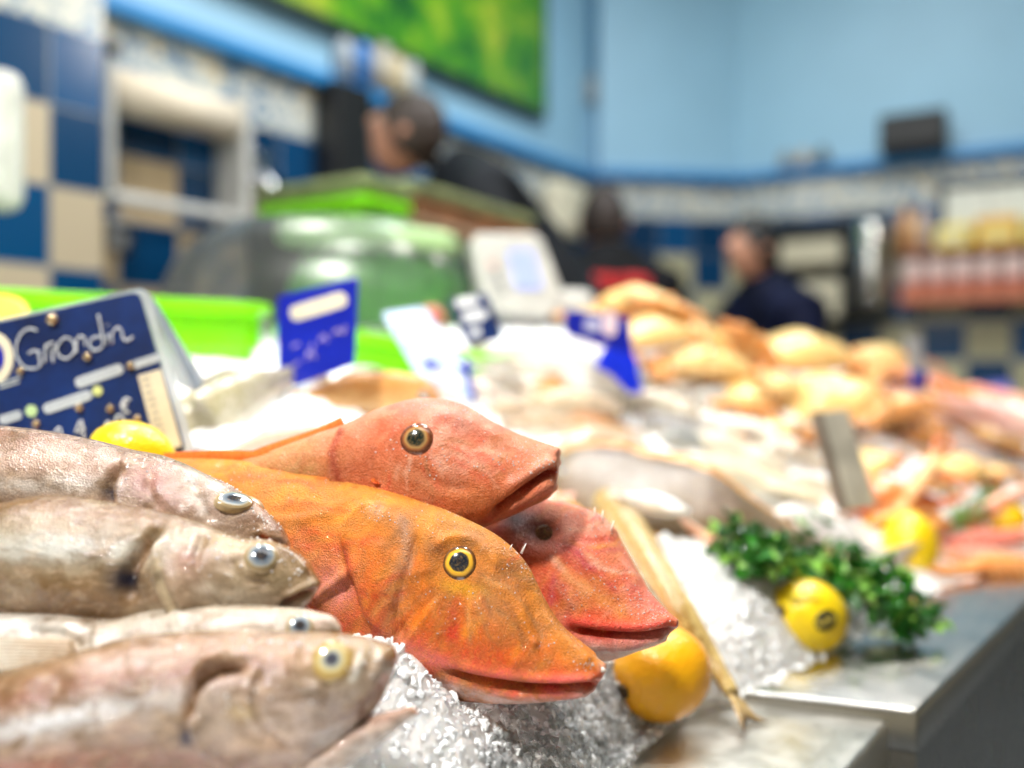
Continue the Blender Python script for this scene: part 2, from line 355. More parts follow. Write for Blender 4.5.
for k in range(46):
    a=_r.uniform(-.1,2.9); r0_=_r.uniform(20,60); r1_=r0_+_r.uniform(20,60); w_=_r.uniform(-.25,.25)
    q=lambda r,a: (461+r*math.cos(a),561+r*math.sin(a))
    pA.insert(8,('line',[q(r0_,a),q((r0_+r1_)/2,a+w_*.5),q(r1_,a+w_)],_r.uniform(1.6,3.6),_r.choice([(.42,.13,.02),(1,.50,.16),(.75,.05,.02),(.55,.30,.12),(1,.36,.04)]),_r.uniform(.4,.75)))
    if k<22: dA.append(('line',[q(r0_,a),q((r0_+r1_)/2,a+w_*.5),q(r1_,a+w_)],3,_r.uniform(-.0006,.0006)))
for k in range(26):
    x=_r.uniform(170,345); y=_r.uniform(472,560); pA.append(('line',[(x,y),(x+20,y+_r.uniform(-3,3)),(x+42,y+_r.uniform(-5,5))],_r.uniform(2,5),_r.choice([(.60,.22,.04),(1,.50,.10),(.80,.10,.02)]),.55))
HA=Hero('gurnard',plA,SA,M_GUR,bA,dA,pA,N=300,M=150,gam=1.15,label='big orange gurnard in front with yellow-ringed eye and pointed snout resting on the ice',cat='fish',group='gurnards on the front of the stall')
HA.eyes(461,562,.0098,GR,EYE,out=-.0008,dome=.5)
HA.fin('dorsal_fin',[(165,461),(230,460),(300,468),(380,484)],[(163,453),(225,450),(305,456),(372,475)],M_FIN,(.95,.13,.02),(1,.3,.06),rays=30,label='thin red dorsal fin lying along the back',th=.0013)
for L,w in (([(524,553),(529,543)],.0007),([(513,549),(515,544)],.0006),([(604,668),(609,669)],.0014)):
    a=HA.pl.loc(L); V,Fc=tube_vf([(a[0][0],-.004,a[0][1]),((a[0][0]+a[1][0])/2,-.004,(a[0][1]+a[1][1])/2),(a[1][0],-.004,a[1][1])],[w,w*.7,.0002],8); mesh('snout_spine',V,Fc,simple('spine_bone',(.9,.75,.65),.3,coat=.5),HA.root)
HA.fin('pectoral_fin',[(338,598),(348,606),(360,622)],[(300,585),(298,610),(322,634)],M_FIN,(.9,.25,.15),(.93,.5,.4),lat=.031,lat2=.034,rays=9)
# upper gurnard ------------------------------------------------------
plB=Plane(417,440,.50,yaw=-12,tilt=10)
SB=[(560,449,556,488,.0035,0,0),(554,446,549,497,.0085,0,0),(538,441,528,508,.0135,.15,0),(516,433,502,520,.0175,.2,0),(492,421,474,531,.0205,.2,0),(464,405,446,538,.023,.15,0),(428,398,412,540,.025,.1,0),(388,406,374,536,.026,.05,0),(348,424,338,528,.026,0,0),(310,437,302,520,.025,0,0),(262,455,256,512,.021,0,0),(200,470,198,508,.014,0,0),(150,482,150,505,.006,0,0)]
dB=[('step',[(352,525),(338,500),(330,462),(338,438),(352,420)],20,.0022),('blob',417,440,22,20,0,.002),('blob',417,440,14,13,0,-.003),('line',[(562,466),(540,478),(515,497),(492,516)],3,-.0055),('line',[(558,459),(536,470),(508,488)],6,.0016),('line',[(556,482),(530,496),(505,512)],5,.0015),
    ('line',[(385,420),(375,450),(380,490)],6,-.0012),('line',[(410,465),(440,485),(470,490)],5,-.0009),('line',[(430,410),(470,420),(505,440)],6,.001),('blob',556,452,5,4,0,.0014),('blob',470,440,20,10,20,-.001)]
def vary(g,cols,scale=80,ang=-30,mul=(1,1,1)):
    def f_(t,uv,V):
        C=g(t,uv,V)*np.array(mul); a=math.radians(ang); W=np.stack([(V[:,0]*math.cos(a)-V[:,2]*math.sin(a))*.45,V[:,1]*.5,(V[:,0]*math.sin(a)+V[:,2]*math.cos(a))],1)
        for k,(c,am) in enumerate(cols):
            f=np.clip((fbm(W,scale*(1+.4*k),4,40+9*k)-.52)*6,0,1)*am; C=C*(1-f[:,None])+np.array(c)*f[:,None]
        return C
    return f_
bB=vary(grad([(0,(.95,.40,.22)),(.12,(.93,.28,.12)),(.4,(.90,.22,.09)),(.7,(.90,.24,.11)),(1,(.92,.33,.21))]),[((.50,.20,.05),.7),((1,.50,.36),.75),((.78,.06,.03),.5)])
pB=[('blob',290,480,60,50,0,(.52,.33,.11),.9),('blob',360,470,34,40,0,(.72,.20,.08),.7),('blob',420,480,40,22,0,(.62,.30,.14),.6),('line',[(345,430),(336,460),(342,500)],4,(.40,.05,.02),.8),('blob',395,440,12,18,0,(.55,.12,.06),.5),('blob',440,410,50,14,15,(.93,.45,.38),.7),('blob',530,460,34,20,20,(.95,.45,.28),.6),
    ('line',[(562,467),(540,479),(515,498),(492,517)],2.6,(.45,.03,.02),1),('line',[(556,484),(530,498),(505,514)],5,(.90,.35,.24),.8),('line',[(556,458),(536,468),(500,488)],5,(.93,.40,.25),.6),('blob',470,500,36,16,-10,(.95,.36,.13),.7)]
GR2=[(0,(.008,.012,.01)),(.42,(.01,.02,.015)),(.5,(.30,.18,.08)),(.56,(.48,.28,.09)),(.66,(.34,.10,.03)),(.78,(.10,.02,.01)),(.9,(.2,.05,.02)),(1,(.5,.14,.08))]
for k in range(34):
    a=_r.uniform(-.6,2.4); r0_=_r.uniform(18,50); r1_=r0_+_r.uniform(18,60); q=lambda r,a: (417+r*math.cos(a),440+r*math.sin(a)*.8); w_=_r.uniform(-.3,.3)
    pB.insert(3,('line',[q(r0_,a),q((r0_+r1_)/2,a+w_*.5),q(r1_,a+w_)],_r.uniform(1.5,3.2),_r.choice([(.62,.16,.06),(1,.60,.42),(.80,.10,.05),(.50,.22,.10)]),_r.uniform(.35,.7)))
HB=Hero('gurnard',plB,SB,M_GUR2,bB,dB,pB,N=260,M=130,gam=1.05,label='pink-orange gurnard lying uppermost of the three, snout to the right and mouth slightly open',cat='fish',group='gurnards on the front of the stall')
HB.eyes(417,440,.0104,GR2,EYE,out=-.0004,dome=.5)
HB.fin('dorsal_fin',[(345,425),(310,439),(262,456),(236,463)],[(341,417),(312,430),(262,447),(232,461)],M_FIN,(.95,.16,.02),(1,.35,.1),rays=22)
# right gurnard ------------------------------------------------------
plC=Plane(546,530,.515,yaw=-28,tilt=14)
SC_=[(678,620,677,628,.0018,0,0),(664,608,661,641,.009,.1,0),(645,586,636,652,.0145,.2,0),(627,553,608,661,.0185,.25,0),(608,521,575,661,.0215,.2,0),(583,508,540,648,.024,.15,0),(548,499,508,630,.026,.1,0),(508,500,474,610,.027,0,0),(455,505,430,595,.026,0,0),(385,515,370,575,.02,0,0),(310,525,302,560,.012,0,0),(250,532,248,552,.005,0,0)]
dC=[('blob',545,530,26,24,0,.0015),('blob',543,530,17,16,0,-.005),('line',[(676,629),(640,636),(600,634),(570,630)],3,-.005),('line',[(672,621),(640,627),(600,625),(570,620)],5,.0015),('line',[(666,637),(630,646),(590,645)],5,.0014),('line',[(590,515),(610,545),(640,590)],6,.0012),('line',[(560,560),(590,580),(620,610)],8,-.0012),('blob',598,520,6,5,0,.0016),('blob',612,530,4,4,0,.0014),('line',[(555,545),(560,580),(575,610)],7,.0012)]
bC=vary(grad([(0,(.90,.78,.72)),(.13,(.88,.58,.5)),(.22,(.92,.12,.07)),(.4,(.90,.17,.07)),(.7,(.90,.22,.09)),(1,(.92,.32,.2))]),[((.93,.42,.10),.7),((.98,.45,.34),.6),((.72,.06,.07),.5)],90,-50)
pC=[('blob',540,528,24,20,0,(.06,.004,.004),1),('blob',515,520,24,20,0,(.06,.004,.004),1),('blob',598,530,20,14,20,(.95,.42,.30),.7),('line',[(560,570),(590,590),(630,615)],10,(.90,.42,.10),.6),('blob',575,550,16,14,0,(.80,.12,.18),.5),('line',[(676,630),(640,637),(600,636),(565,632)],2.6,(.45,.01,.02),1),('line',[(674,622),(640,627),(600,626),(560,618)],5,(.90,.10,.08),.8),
    ('line',[(668,636),(640,641),(600,641),(575,640)],3.5,(.90,.3,.25),.8),('blob',610,652,44,8,0,(.88,.80,.76),.9),('line',[(655,640),(620,648),(590,650)],2,(.6,.2,.2),.6),('blob',650,600,16,20,-30,(.85,.22,.20),.6)]
GR3=[(0,(.006,.006,.006)),(.5,(.01,.008,.006)),(.6,(.12,.03,.01)),(.72,(.28,.06,.02)),(.85,(.08,.01,.01)),(1,(.10,.01,.01))]
for k in range(34):
    a=_r.uniform(-.2,1.9); r0_=_r.uniform(22,60); r1_=r0_+_r.uniform(18,60); q=lambda r,a: (543+r*math.cos(a),530+r*math.sin(a)*.9); w_=_r.uniform(-.3,.3)
    pC.insert(3,('line',[q(r0_,a),q((r0_+r1_)/2,a+w_*.5),q(r1_,a+w_)],_r.uniform(1.5,3.2),_r.choice([(.66,.08,.05),(1,.62,.44),(.98,.45,.10),(.7,.08,.14)]),_r.uniform(.35,.7)))
HC=Hero('gurnard',plC,SC_,M_GUR2,bC,dC,pC,N=260,M=130,gam=1.08,label='red gurnard behind the front one with sunken dark eye, chin resting on the lemon',cat='fish',group='gurnards on the front of the stall')
HC.eyes(543,530,.0100,GR3,EYE,out=-.002,dome=.4)
for x,y,x2,y2 in ((605,518,606,511),(614,528,617,521),(598,514,598,508)):
    a=HC.pl.loc([(x,y+4),(x2,y2)]); V,Fc=tube_vf([(a[0][0],-.005,a[0][1]),((a[0][0]+a[1][0])/2,-.005,(a[0][1]+a[1][1])/2),(a[1][0],-.005,a[1][1])],[.0008,.0006,.0002],8); mesh('snout_spine',V,Fc,bpy.data.materials['spine_bone'],HC.root)
# whitings on the left ----------------------------------------------
WR=[(0,(.01,.012,.02)),(.30,(.015,.02,.035)),(.40,(.10,.14,.19)),(.62,(.22,.27,.32)),(.70,(.42,.40,.32)),(.80,(.26,.18,.08)),(1,(.50,.38,.22))]
WR3=[(0,(.02,.03,.06)),(.26,(.04,.06,.1)),(.34,(.35,.38,.36)),(.5,(.55,.48,.26)),(.7,(.52,.38,.13)),(.85,(.34,.20,.05)),(1,(.50,.36,.16))]
# top one
plW1=Plane(200,500,.435,yaw=-4,tilt=16)
SW1=[(289,541,288,551,.003,0,0),(284,530,279,560,.0075,0,0),(266,511,258,566,.0115,0,0),(240,492,230,566,.015,0,0),(205,473,198,562,.0185,.05,0),(165,456,160,556,.021,.1,0),(135,450,130,552,.020,.1,0),(100,441,98,550,.022,.1,0),(55,432,55,546,.0225,.1,0),(0,426,0,540,.0225,0,0),(-80,430,-80,530,.02,0,0),(-180,445,-180,515,.014,0,0),(-270,462,-270,500,.007,0,0)]
dW1=[('step',[(142,530),(124,515),(116,492),(120,470),(128,452)],14,.0032),('line',[(122,465),(110,488),(112,505)],6,-.0035),('line',[(152,470),(148,490),(160,510)],5,-.0012),('blob',234,502,24,13,25,.0016),('line',[(284,546),(268,541),(258,537)],3,-.004),('line',[(215,478),(240,487),(262,505)],4,.0012),('line',[(196,480),(200,500),(214,520)],5,-.0014)]
bW1=vary(grad([(0,(.85,.80,.74)),(.4,(.86,.78,.70)),(.7,(.74,.56,.45)),(.9,(.60,.40,.30)),(1,(.50,.33,.23))]),[((.50,.32,.24),.55),((.80,.66,.56),.4)],70,0,(.56,.46,.38))
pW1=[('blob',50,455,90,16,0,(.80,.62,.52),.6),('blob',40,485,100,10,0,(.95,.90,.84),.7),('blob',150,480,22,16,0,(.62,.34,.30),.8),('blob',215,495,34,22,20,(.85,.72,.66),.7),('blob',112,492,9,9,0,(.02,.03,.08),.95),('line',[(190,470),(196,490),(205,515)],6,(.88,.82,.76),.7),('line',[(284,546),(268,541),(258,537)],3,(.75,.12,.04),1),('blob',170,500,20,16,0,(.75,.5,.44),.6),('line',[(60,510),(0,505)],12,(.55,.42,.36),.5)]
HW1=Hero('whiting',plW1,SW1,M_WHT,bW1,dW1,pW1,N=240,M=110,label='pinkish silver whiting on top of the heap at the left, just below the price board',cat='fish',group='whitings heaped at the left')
HW1.eyes(233,502,.0094,WR,EYE,out=-.0010,dome=.22,sy=.72,tilt=.25)
# middle one
plW2=Plane(200,570,.40,yaw=-3,tilt=14)
SW2=[(320,581,318,590,.003,0,0),(313,570,308,604,.0075,0,0),(298,554,288,622,.0115,0,0),(272,541,262,634,.0155,0,0),(240,537,228,641,.019,.05,0),(205,524,192,645,.0215,.1,0),(165,512,155,644,.021,.1,0),(110,502,108,640,.0225,.1,0),(50,495,50,634,.024,.1,0),(0,503,0,630,.0235,0,0),(-80,512,-80,620,.021,0,0),(-180,530,-180,600,.013,0,0),(-260,545,-260,585,.006,0,0)]
dW2=[('step',[(186,630),(168,605),(156,575),(158,545),(170,520)],16,.0034),('line',[(165,530),(140,552),(128,575),(130,600)],7,-.004),('line',[(205,536),(196,560),(204,590),(222,610)],4,-.0014),('line',[(160,575),(172,602),(190,625)],4,-.002),('blob',262,558,22,20,0,.0018),('blob',262,558,14,13,0,-.0018),('line',[(318,590),(298,597),(282,606)],3,-.004),('line',[(316,583),(300,590),(286,598)],4,.0012),('blob',192,566,24,24,0,.0014),('line',[(230,560),(245,580),(270,585)],4,-.001),('line',[(275,545),(295,556),(308,572)],4,.0012)]
bW2=vary(grad([(0,(.86,.80,.70)),(.35,(.66,.52,.38)),(.6,(.86,.84,.76)),(.8,(.85,.80,.70)),(.93,(.60,.42,.22)),(1,(.48,.32,.14))]),[((.40,.27,.15),.55),((.80,.70,.54),.4)],70,0,(.52,.44,.33))
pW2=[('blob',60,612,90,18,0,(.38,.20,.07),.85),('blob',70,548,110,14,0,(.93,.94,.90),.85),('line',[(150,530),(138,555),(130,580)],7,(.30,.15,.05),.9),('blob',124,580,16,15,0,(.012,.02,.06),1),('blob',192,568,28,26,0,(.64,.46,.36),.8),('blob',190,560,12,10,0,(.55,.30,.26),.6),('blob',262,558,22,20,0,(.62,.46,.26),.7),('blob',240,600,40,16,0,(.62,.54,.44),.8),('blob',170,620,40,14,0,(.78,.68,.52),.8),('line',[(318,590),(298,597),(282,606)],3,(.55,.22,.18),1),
    ('blob',300,575,12,14,0,(.58,.42,.26),.8),('blob',230,545,30,8,10,(.68,.50,.28),.8),('line',[(160,560),(164,585),(182,622)],4,(.82,.70,.50),.8),('blob',205,588,10,6,0,(.92,.80,.66),.8),('blob',290,608,18,8,0,(.82,.72,.66),.7)]
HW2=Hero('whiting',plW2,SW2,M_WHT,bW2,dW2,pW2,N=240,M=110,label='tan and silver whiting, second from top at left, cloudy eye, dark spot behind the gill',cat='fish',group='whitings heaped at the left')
HW2.eyes(262,557,.0079,WR,EYE,out=-.0004,dome=.5)
# hidden one, between the middle and the lowest
plW4=Plane(200,640,.378,yaw=-3,tilt=12)
SW4=[(341,626,340,636,.003,0,0),(335,618,330,648,.007,0,0),(315,611,308,662,.012,0,0),(270,606,260,680,.016,0,0),(220,604,210,700,.018,0,0),(160,608,155,706,.018,0,0),(115,618,110,706,.018,0,0),(60,613,60,700,.0185,0,0),(0,612,0,690,.018,0,0),(-80,615,-80,680,.014,0,0),(-180,625,-180,660,.008,0,0)]
HW4=Hero('whiting',plW4,SW4,M_WHT,grad([(0,(.8,.75,.68)),(.6,(.86,.82,.76)),(1,(.70,.62,.52))]),[('line',[(30,630),(60,632),(80,645)],4,-.002),('line',[(340,633),(325,637),(315,645)],2.5,-.003),('step',[(100,665),(94,640),(100,618)],12,.002)],
    [('blob',52,645,26,9,8,(.60,.38,.2),.8),('blob',320,622,14,8,0,(.60,.42,.34),.7),('blob',20,625,60,10,0,(.93,.93,.9),.8)],N=180,M=80,label='mostly hidden whiting wedged between the two largest whitings at the left',cat='fish',group='whitings heaped at the left')
HW4.eyes(300,626,.006,WR,EYE,dome=.4)
HW4.fin('pectoral_fin',[(96,636),(98,650),(94,660)],[(24,632),(18,648),(30,664)],fish_mat('pale_fin',(.5,.3,.15),120,.4,rough=.3,coat=.7,grain=.2),(.74,.55,.38),(.86,.78,.66),lat=.0185,lat2=.021,rays=9)
# lowest one
plW3=Plane(250,700,.355,yaw=-2,tilt=12)
SW3=[(397,655,394,672,.004,0,0),(393,647,385,695,.008,0,0),(378,640,366,722,.0115,0,0),(355,634,340,752,.0145,0,0),(325,632,308,778,.0175,0,0),(288,631,270,796,.0205,0,0),(240,629,224,806,.023,.05,0),(192,631,180,812,.0225,.1,0),(130,637,122,818,.024,.1,0),(60,656,55,826,.0245,.1,0),(0,671,-5,836,.0245,.1,0),(-90,700,-95,845,.022,0,0),(-200,740,-205,850,.014,0,0),(-290,775,-292,850,.006,0,0)]
dW3=[('step',[(215,765),(196,735),(192,700),(200,668),(228,645)],18,.0036),('line',[(245,666),(215,672),(196,690),(190,720)],6,-.0045),('line',[(262,668),(255,700),(266,730),(290,750)],4,-.0014),('line',[(300,640),(292,660),(300,684),(325,690)],5,.0010),('blob',331,660,20,16,0,.0016),('blob',331,660,12,10,0,-.0014),('line',[(392,674),(378,696),(364,716)],5,-.003),('blob',380,660,6,12,20,.0014),('blob',360,662,5,12,15,.0016),('line',[(230,700),(250,730),(270,745)],6,-.001),('blob',250,700,26,30,0,.001)]
bW3=vary(grad([(0,(.86,.82,.78)),(.3,(.62,.42,.38)),(.45,(.90,.91,.92)),(.62,(.93,.92,.90)),(.8,(.74,.50,.42)),(.93,(.62,.44,.26)),(1,(.48,.34,.14))]),[((.48,.30,.22),.55),((.84,.72,.64),.4)],70,0,(.58,.49,.42))
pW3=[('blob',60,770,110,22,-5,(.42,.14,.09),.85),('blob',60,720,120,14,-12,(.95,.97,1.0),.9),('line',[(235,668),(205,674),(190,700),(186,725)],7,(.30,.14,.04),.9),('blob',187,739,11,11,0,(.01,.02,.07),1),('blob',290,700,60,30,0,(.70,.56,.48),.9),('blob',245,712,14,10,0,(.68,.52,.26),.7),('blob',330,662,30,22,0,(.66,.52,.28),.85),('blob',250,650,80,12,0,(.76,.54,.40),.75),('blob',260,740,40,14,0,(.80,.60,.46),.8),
    ('blob',320,700,22,14,0,(.55,.52,.54),.6),('blob',362,652,30,9,0,(.56,.40,.16),.8),('line',[(360,650),(356,672),(350,680)],3.5,(.94,.92,.84),.9),('line',[(378,648),(374,662)],3,(.92,.9,.8),.8),('line',[(390,676),(378,696),(362,720)],5,(.72,.50,.44),.9),('blob',120,660,60,12,-8,(.80,.62,.54),.6),('blob',340,740,30,20,0,(.70,.66,.64),.8)]
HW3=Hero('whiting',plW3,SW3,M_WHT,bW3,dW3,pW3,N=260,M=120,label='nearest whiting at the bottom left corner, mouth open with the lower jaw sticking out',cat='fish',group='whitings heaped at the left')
HW3.eyes(331,660,.0088,WR3,EYE,out=-.0006,dome=.28)
SJ=[(418,709,418,714,.0015,0,0),(408,710,407,722,.003,0,0),(390,713,386,740,.006,0,0),(368,716,362,757,.0095,0,0),(340,730,336,775,.012,0,0),(310,748,306,788,.012,0,0)]
Hero('whiting',plW3,SJ,M_WHT,grad([(0,(.62,.58,.54)),(.6,(.74,.62,.56)),(1,(.84,.55,.45))]),[('line',[(415,711),(390,716),(368,722)],3,.0014)],[('line',[(418,711),(395,714),(370,720)],4,(.86,.58,.46),.9)],N=70,M=50,root=HW3.root,part='lower_jaw')

HA.drops([(440,520,60,14),(520,560,20,20),(560,640,30,20),(380,515,16,10),(590,665,14,10),(460,600,60,40),(300,480,90,14)],200,.0002,.0005,1)
HB.drops([(520,455,34,18),(480,415,40,10),(440,405,40,8),(535,465,20,12),(440,450,60,30)],330,.0002,.0006,2)
HC.drops([(590,512,24,10),(640,600,26,16),(600,540,30,30),(655,615,18,10),(590,590,50,30)],300,.0002,.0005,3)
HW1.drops([(215,480,50,14),(150,470,40,16),(262,520,20,14)],70,.0003,.0008,4); HW2.drops([(240,540,60,10),(190,560,50,30),(290,570,20,20)],80,.0003,.0009,5); HW3.drops([(300,645,70,10),(250,700,60,40),(370,660,20,16)],80,.0003,.0010,6)
# ------------------------------------------------------------------ counters
def steel(name, st, rough=.3, c=(.62,.62,.60)):
    m,nt,b=new_mat(name); b.inputs['Metallic'].default_value=1
    nt.links.new(ramp(nt,noise(nt,14,5,.6),[(.3,tuple(x*.9 for x in c)),(.7,c)]),b.inputs['Base Color'])
    nt.links.new(ramp(nt,noise(nt,40,5,.7),[(.35,rough*.8),(.7,rough*1.15)]),b.inputs['Roughness'])
    bump(nt,b,[(noise(nt,60,3,.6,st=st),.12,.001)]); return m
M_STEEL=steel('brushed_steel',(2,14,12),.24,(.64,.62,.58)); M_STEEL2=steel('brushed_steel_side',(1,1,14),.26,(.42,.41,.39))
def slab(name, quad, z1, th, hgt, label, mat, mats):
    """worktop with a turned-down rim over a closed base"""
    c=np.array(quad,float); o=c.mean(0); q=c-o
    root=empty(name,(o[0],o[1],0),label=label,cat='counter')
    V=[(x,y,z1-th) for x,y in q]+[(x,y,z1) for x,y in q]
    f=[(3,2,1,0),(4,5,6,7)]+[(i,(i+1)%4,(i+1)%4+4,i+4) for i in range(4)]
    bevel(mesh('worktop',V,f,mat,root,smooth=True),.004,3)
    q2=q*.996
    V=[(x,y,0.0) for x,y in q2]+[(x,y,z1-th) for x,y in q2]
    mesh('base',V,f,mats,root,smooth=False); return root
e1=np.array([.264,.603]); e2=np.array([.281,.596]); rd=np.array([.235,.273])/.360; fd=np.array([-.106,.037])/.1123
n1=np.array([-.055,-.07])/.089
slab('steel_counter',[e1+n1*.5,e1,e1+fd*.70,e1+fd*.70+n1*.5],TOP-.009,.045,.8,'lower steel counter end in the foreground with rounded front corner',steel('worn_steel',(2,16,12),.40,(.78,.75,.69)),simple('dark_panel',(.02,.02,.02),.35,metal=.3))
slab('steel_counter',[e2,e2+rd*1.5,e2+rd*1.5+fd*1.15,e2+fd*1.15],TOP,.03,.8,'long steel counter carrying the ice, lemons and parsley, running back to the right',M_STEEL,M_STEEL2)
# ------------------------------------------------------------------ the heap: ice surface height
BL=np.array([(.03,-.3),(.03,.40),(.052,.51),(.097,.585),(.130,.622),(.168,.637),(.262,.722),(.33,.80),(.40,.90),(.50,.97),(.62,1.05),(1.3,1.85)])
def Hs(x,y):
    p=np.stack([np.ravel(x),np.ravel(y)],1).astype(float); d,s,_=seg_dist(p,BL); d=d*s
    x=p[:,0]; y=p[:,1]
    h1=TOP-.02+.115*(1-np.exp(-np.maximum(d+.010,-.02)/.040))+np.maximum(d-.05,0)*.6
    g=np.clip((y-.70)/.2,0,1); slow=TOP+.005+.5*np.maximum(d,-.02)
    h1=h1*(1-g)+slow*g
    R=.945+.33*np.clip(y-.66,0,.75)+.10*np.clip(-x,0,.35)*np.clip(1.2-y,0,1)-.10*np.clip(y-1.45,0,1)
    R=R+.10*np.clip((-x+.02)/.2,0,1)*np.clip((y-.5)/.15,0,1)*np.clip((1.2-y)/.3,0,1)-.03*np.clip((.48-y)/.1,0,1)
    k=.012; out=-k*np.log(np.exp(-h1/k)+np.exp(-R/k)); return out+.062*np.exp(-((x+.072)/.055)**2-((y-.412)/.028)**2)
def H1(x,y): return float(Hs([x],[y])[0])
def hit(px,py,lift=0,Ymin=.3,Ymax=2.4):
    for Y in np.arange(Ymin,Ymax,.004):
        p=P(px,py,Y)
        if p[2]<=H1(p[0],p[1])+lift: return p
    return P(px,py,Ymax)
def ice_mat(name,c,trans,rough,sss=.4):
    m,nt,b=new_mat(name); b.inputs['Base Color'].default_value=rgba(c); b.inputs['IOR'].default_value=1.31
    b.inputs['Transmission Weight'].default_value=trans; b.inputs['Roughness'].default_value=rough
    b.inputs['Subsurface Weight'].default_value=sss; b.inputs['Subsurface Radius'].default_value=(.012,.014,.016); b.inputs['Subsurface Scale'].default_value=1
    bump(nt,b,[(noise(nt,260,4,.7),.4,.0012),(voronoi(nt,180),.3,.001)]); return m
M_ICE=ice_mat('packed_ice',(.97,.98,1.0),0,.3,.8); M_ICE2=ice_mat('white_ice',(.97,.99,1),0,.16,0); M_ICE3=ice_mat('clear_ice',(.97,.99,1),.75,.05,0)
nx,ny=210,260; xs=np.linspace(-.75,.75,nx); 
xx=[];yy=[]
X0,X1,Y0,Y1=-1.0,1.25,.14,1.95
gx=np.concatenate([np.linspace(-1.0,-.25,30,endpoint=False),np.linspace(-.25,.34,190,endpoint=False),np.linspace(.34,1.25,70)])
gy=np.concatenate([np.linspace(.14,.3,16,endpoint=False),np.linspace(.3,.85,190,endpoint=False),np.linspace(.85,1.95,80)])
GX,GY=np.meshgrid(gx,gy,indexing='ij'); Z=Hs(GX,GY)
pp=np.stack([GX.ravel(),GY.ravel()],1); Z=Z+(fbm(pp,45,4,2)-.5)*.016+(fbm(pp,190,2,7)-.5)*.006
V=np.stack([GX.ravel(),GY.ravel(),np.maximum(Z,TOP-.02)],1)
dd,ss,_=seg_dist(pp,BL); inside=((dd*ss>-.012)&((GX.ravel()+.80)*1.135-(GY.ravel()-.975)*.97>.03)&(GX.ravel()*.653+GY.ravel()*.758<2.22)).reshape(GX.shape)
fc=[]; m=len(gy)
for i in range(len(gx)-1):
    for j in range(m-1):
        if inside[i,j] or inside[i+1,j] or inside[i,j+1] or inside[i+1,j+1]: fc.append((i*m+j,(i+1)*m+j,(i+1)*m+j+1,i*m+j+1))
used=sorted({k for f in fc for k in f}); mp={k:i for i,k in enumerate(used)}
# crystals: irregular splinters lying on the surface
tmpl=[]
bv,bf=ico_vf(1); bv=np.array(bv)
for t in range(10):
    q=bv*(1+rng.uniform(-.35,.35,(len(bv),1))); tmpl.append(q)
IV=[np.array([V[k] for k in used])]; IF=[tuple(mp[k] for k in f) for f in fc]; IM=[0]*len(fc); nb=len(used)
def crystals(n, xr, yr, smin, smax, cond=None, im=1):
    global nb
    c=0; tries=0
    while c<n and tries<n*12:
        K=4000; tries+=K
        x=rng.uniform(*xr,K); y=rng.uniform(*yr,K); p=np.stack([x,y],1); d,s,_=seg_dist(p,BL); d=d*s
        ok=d>-.004-.010*rng.random(K)**2
        if cond is not None: ok&=cond(x,y,d)
        x=x[ok];y=y[ok]
        if not len(x): continue
        z=Hs(x,y); z=np.maximum(z,TOP)+(fbm(np.stack([x,y],1),45,4,2)-.5)*.016
        for a in range(len(x)):
            if c>=n: break
            s=smin*(smax/smin)**(rng.random()**1.6)
            R=np.array(Euler(rng.uniform(0,6.28,3)).to_matrix()); sc=s*np.array([1,rng.uniform(.5,1),rng.uniform(.3,.8)])
            q=(tmpl[rng.integers(10)]*sc)@R.T+np.array([x[a],y[a],max(z[a],TOP+s*.2)+s*rng.uniform(-.55,.15)])
            IV.append(q); IF.extend([tuple(v+nb for v in f) for f in bf]); IM.extend([im]*len(bf)); nb+=len(q); c+=1
crystals(13000,(-.12,.16),(.34,.64),.0007,.0034)
crystals(1500,(-.02,.12),(.38,.62),.002,.0062,lambda x,y,d:d<.045,2)
crystals(5000,(.02,.36),(.6,1.0),.001,.005,lambda x,y,d:d<.16)
ice=mesh('crushed_ice',np.vstack(IV),IF,None,mats=[M_ICE,M_ICE2,M_ICE3],mi=IM,smooth=False,label='white crushed ice heaped under the fish on the steel counter',cat='ice',kind='stuff')
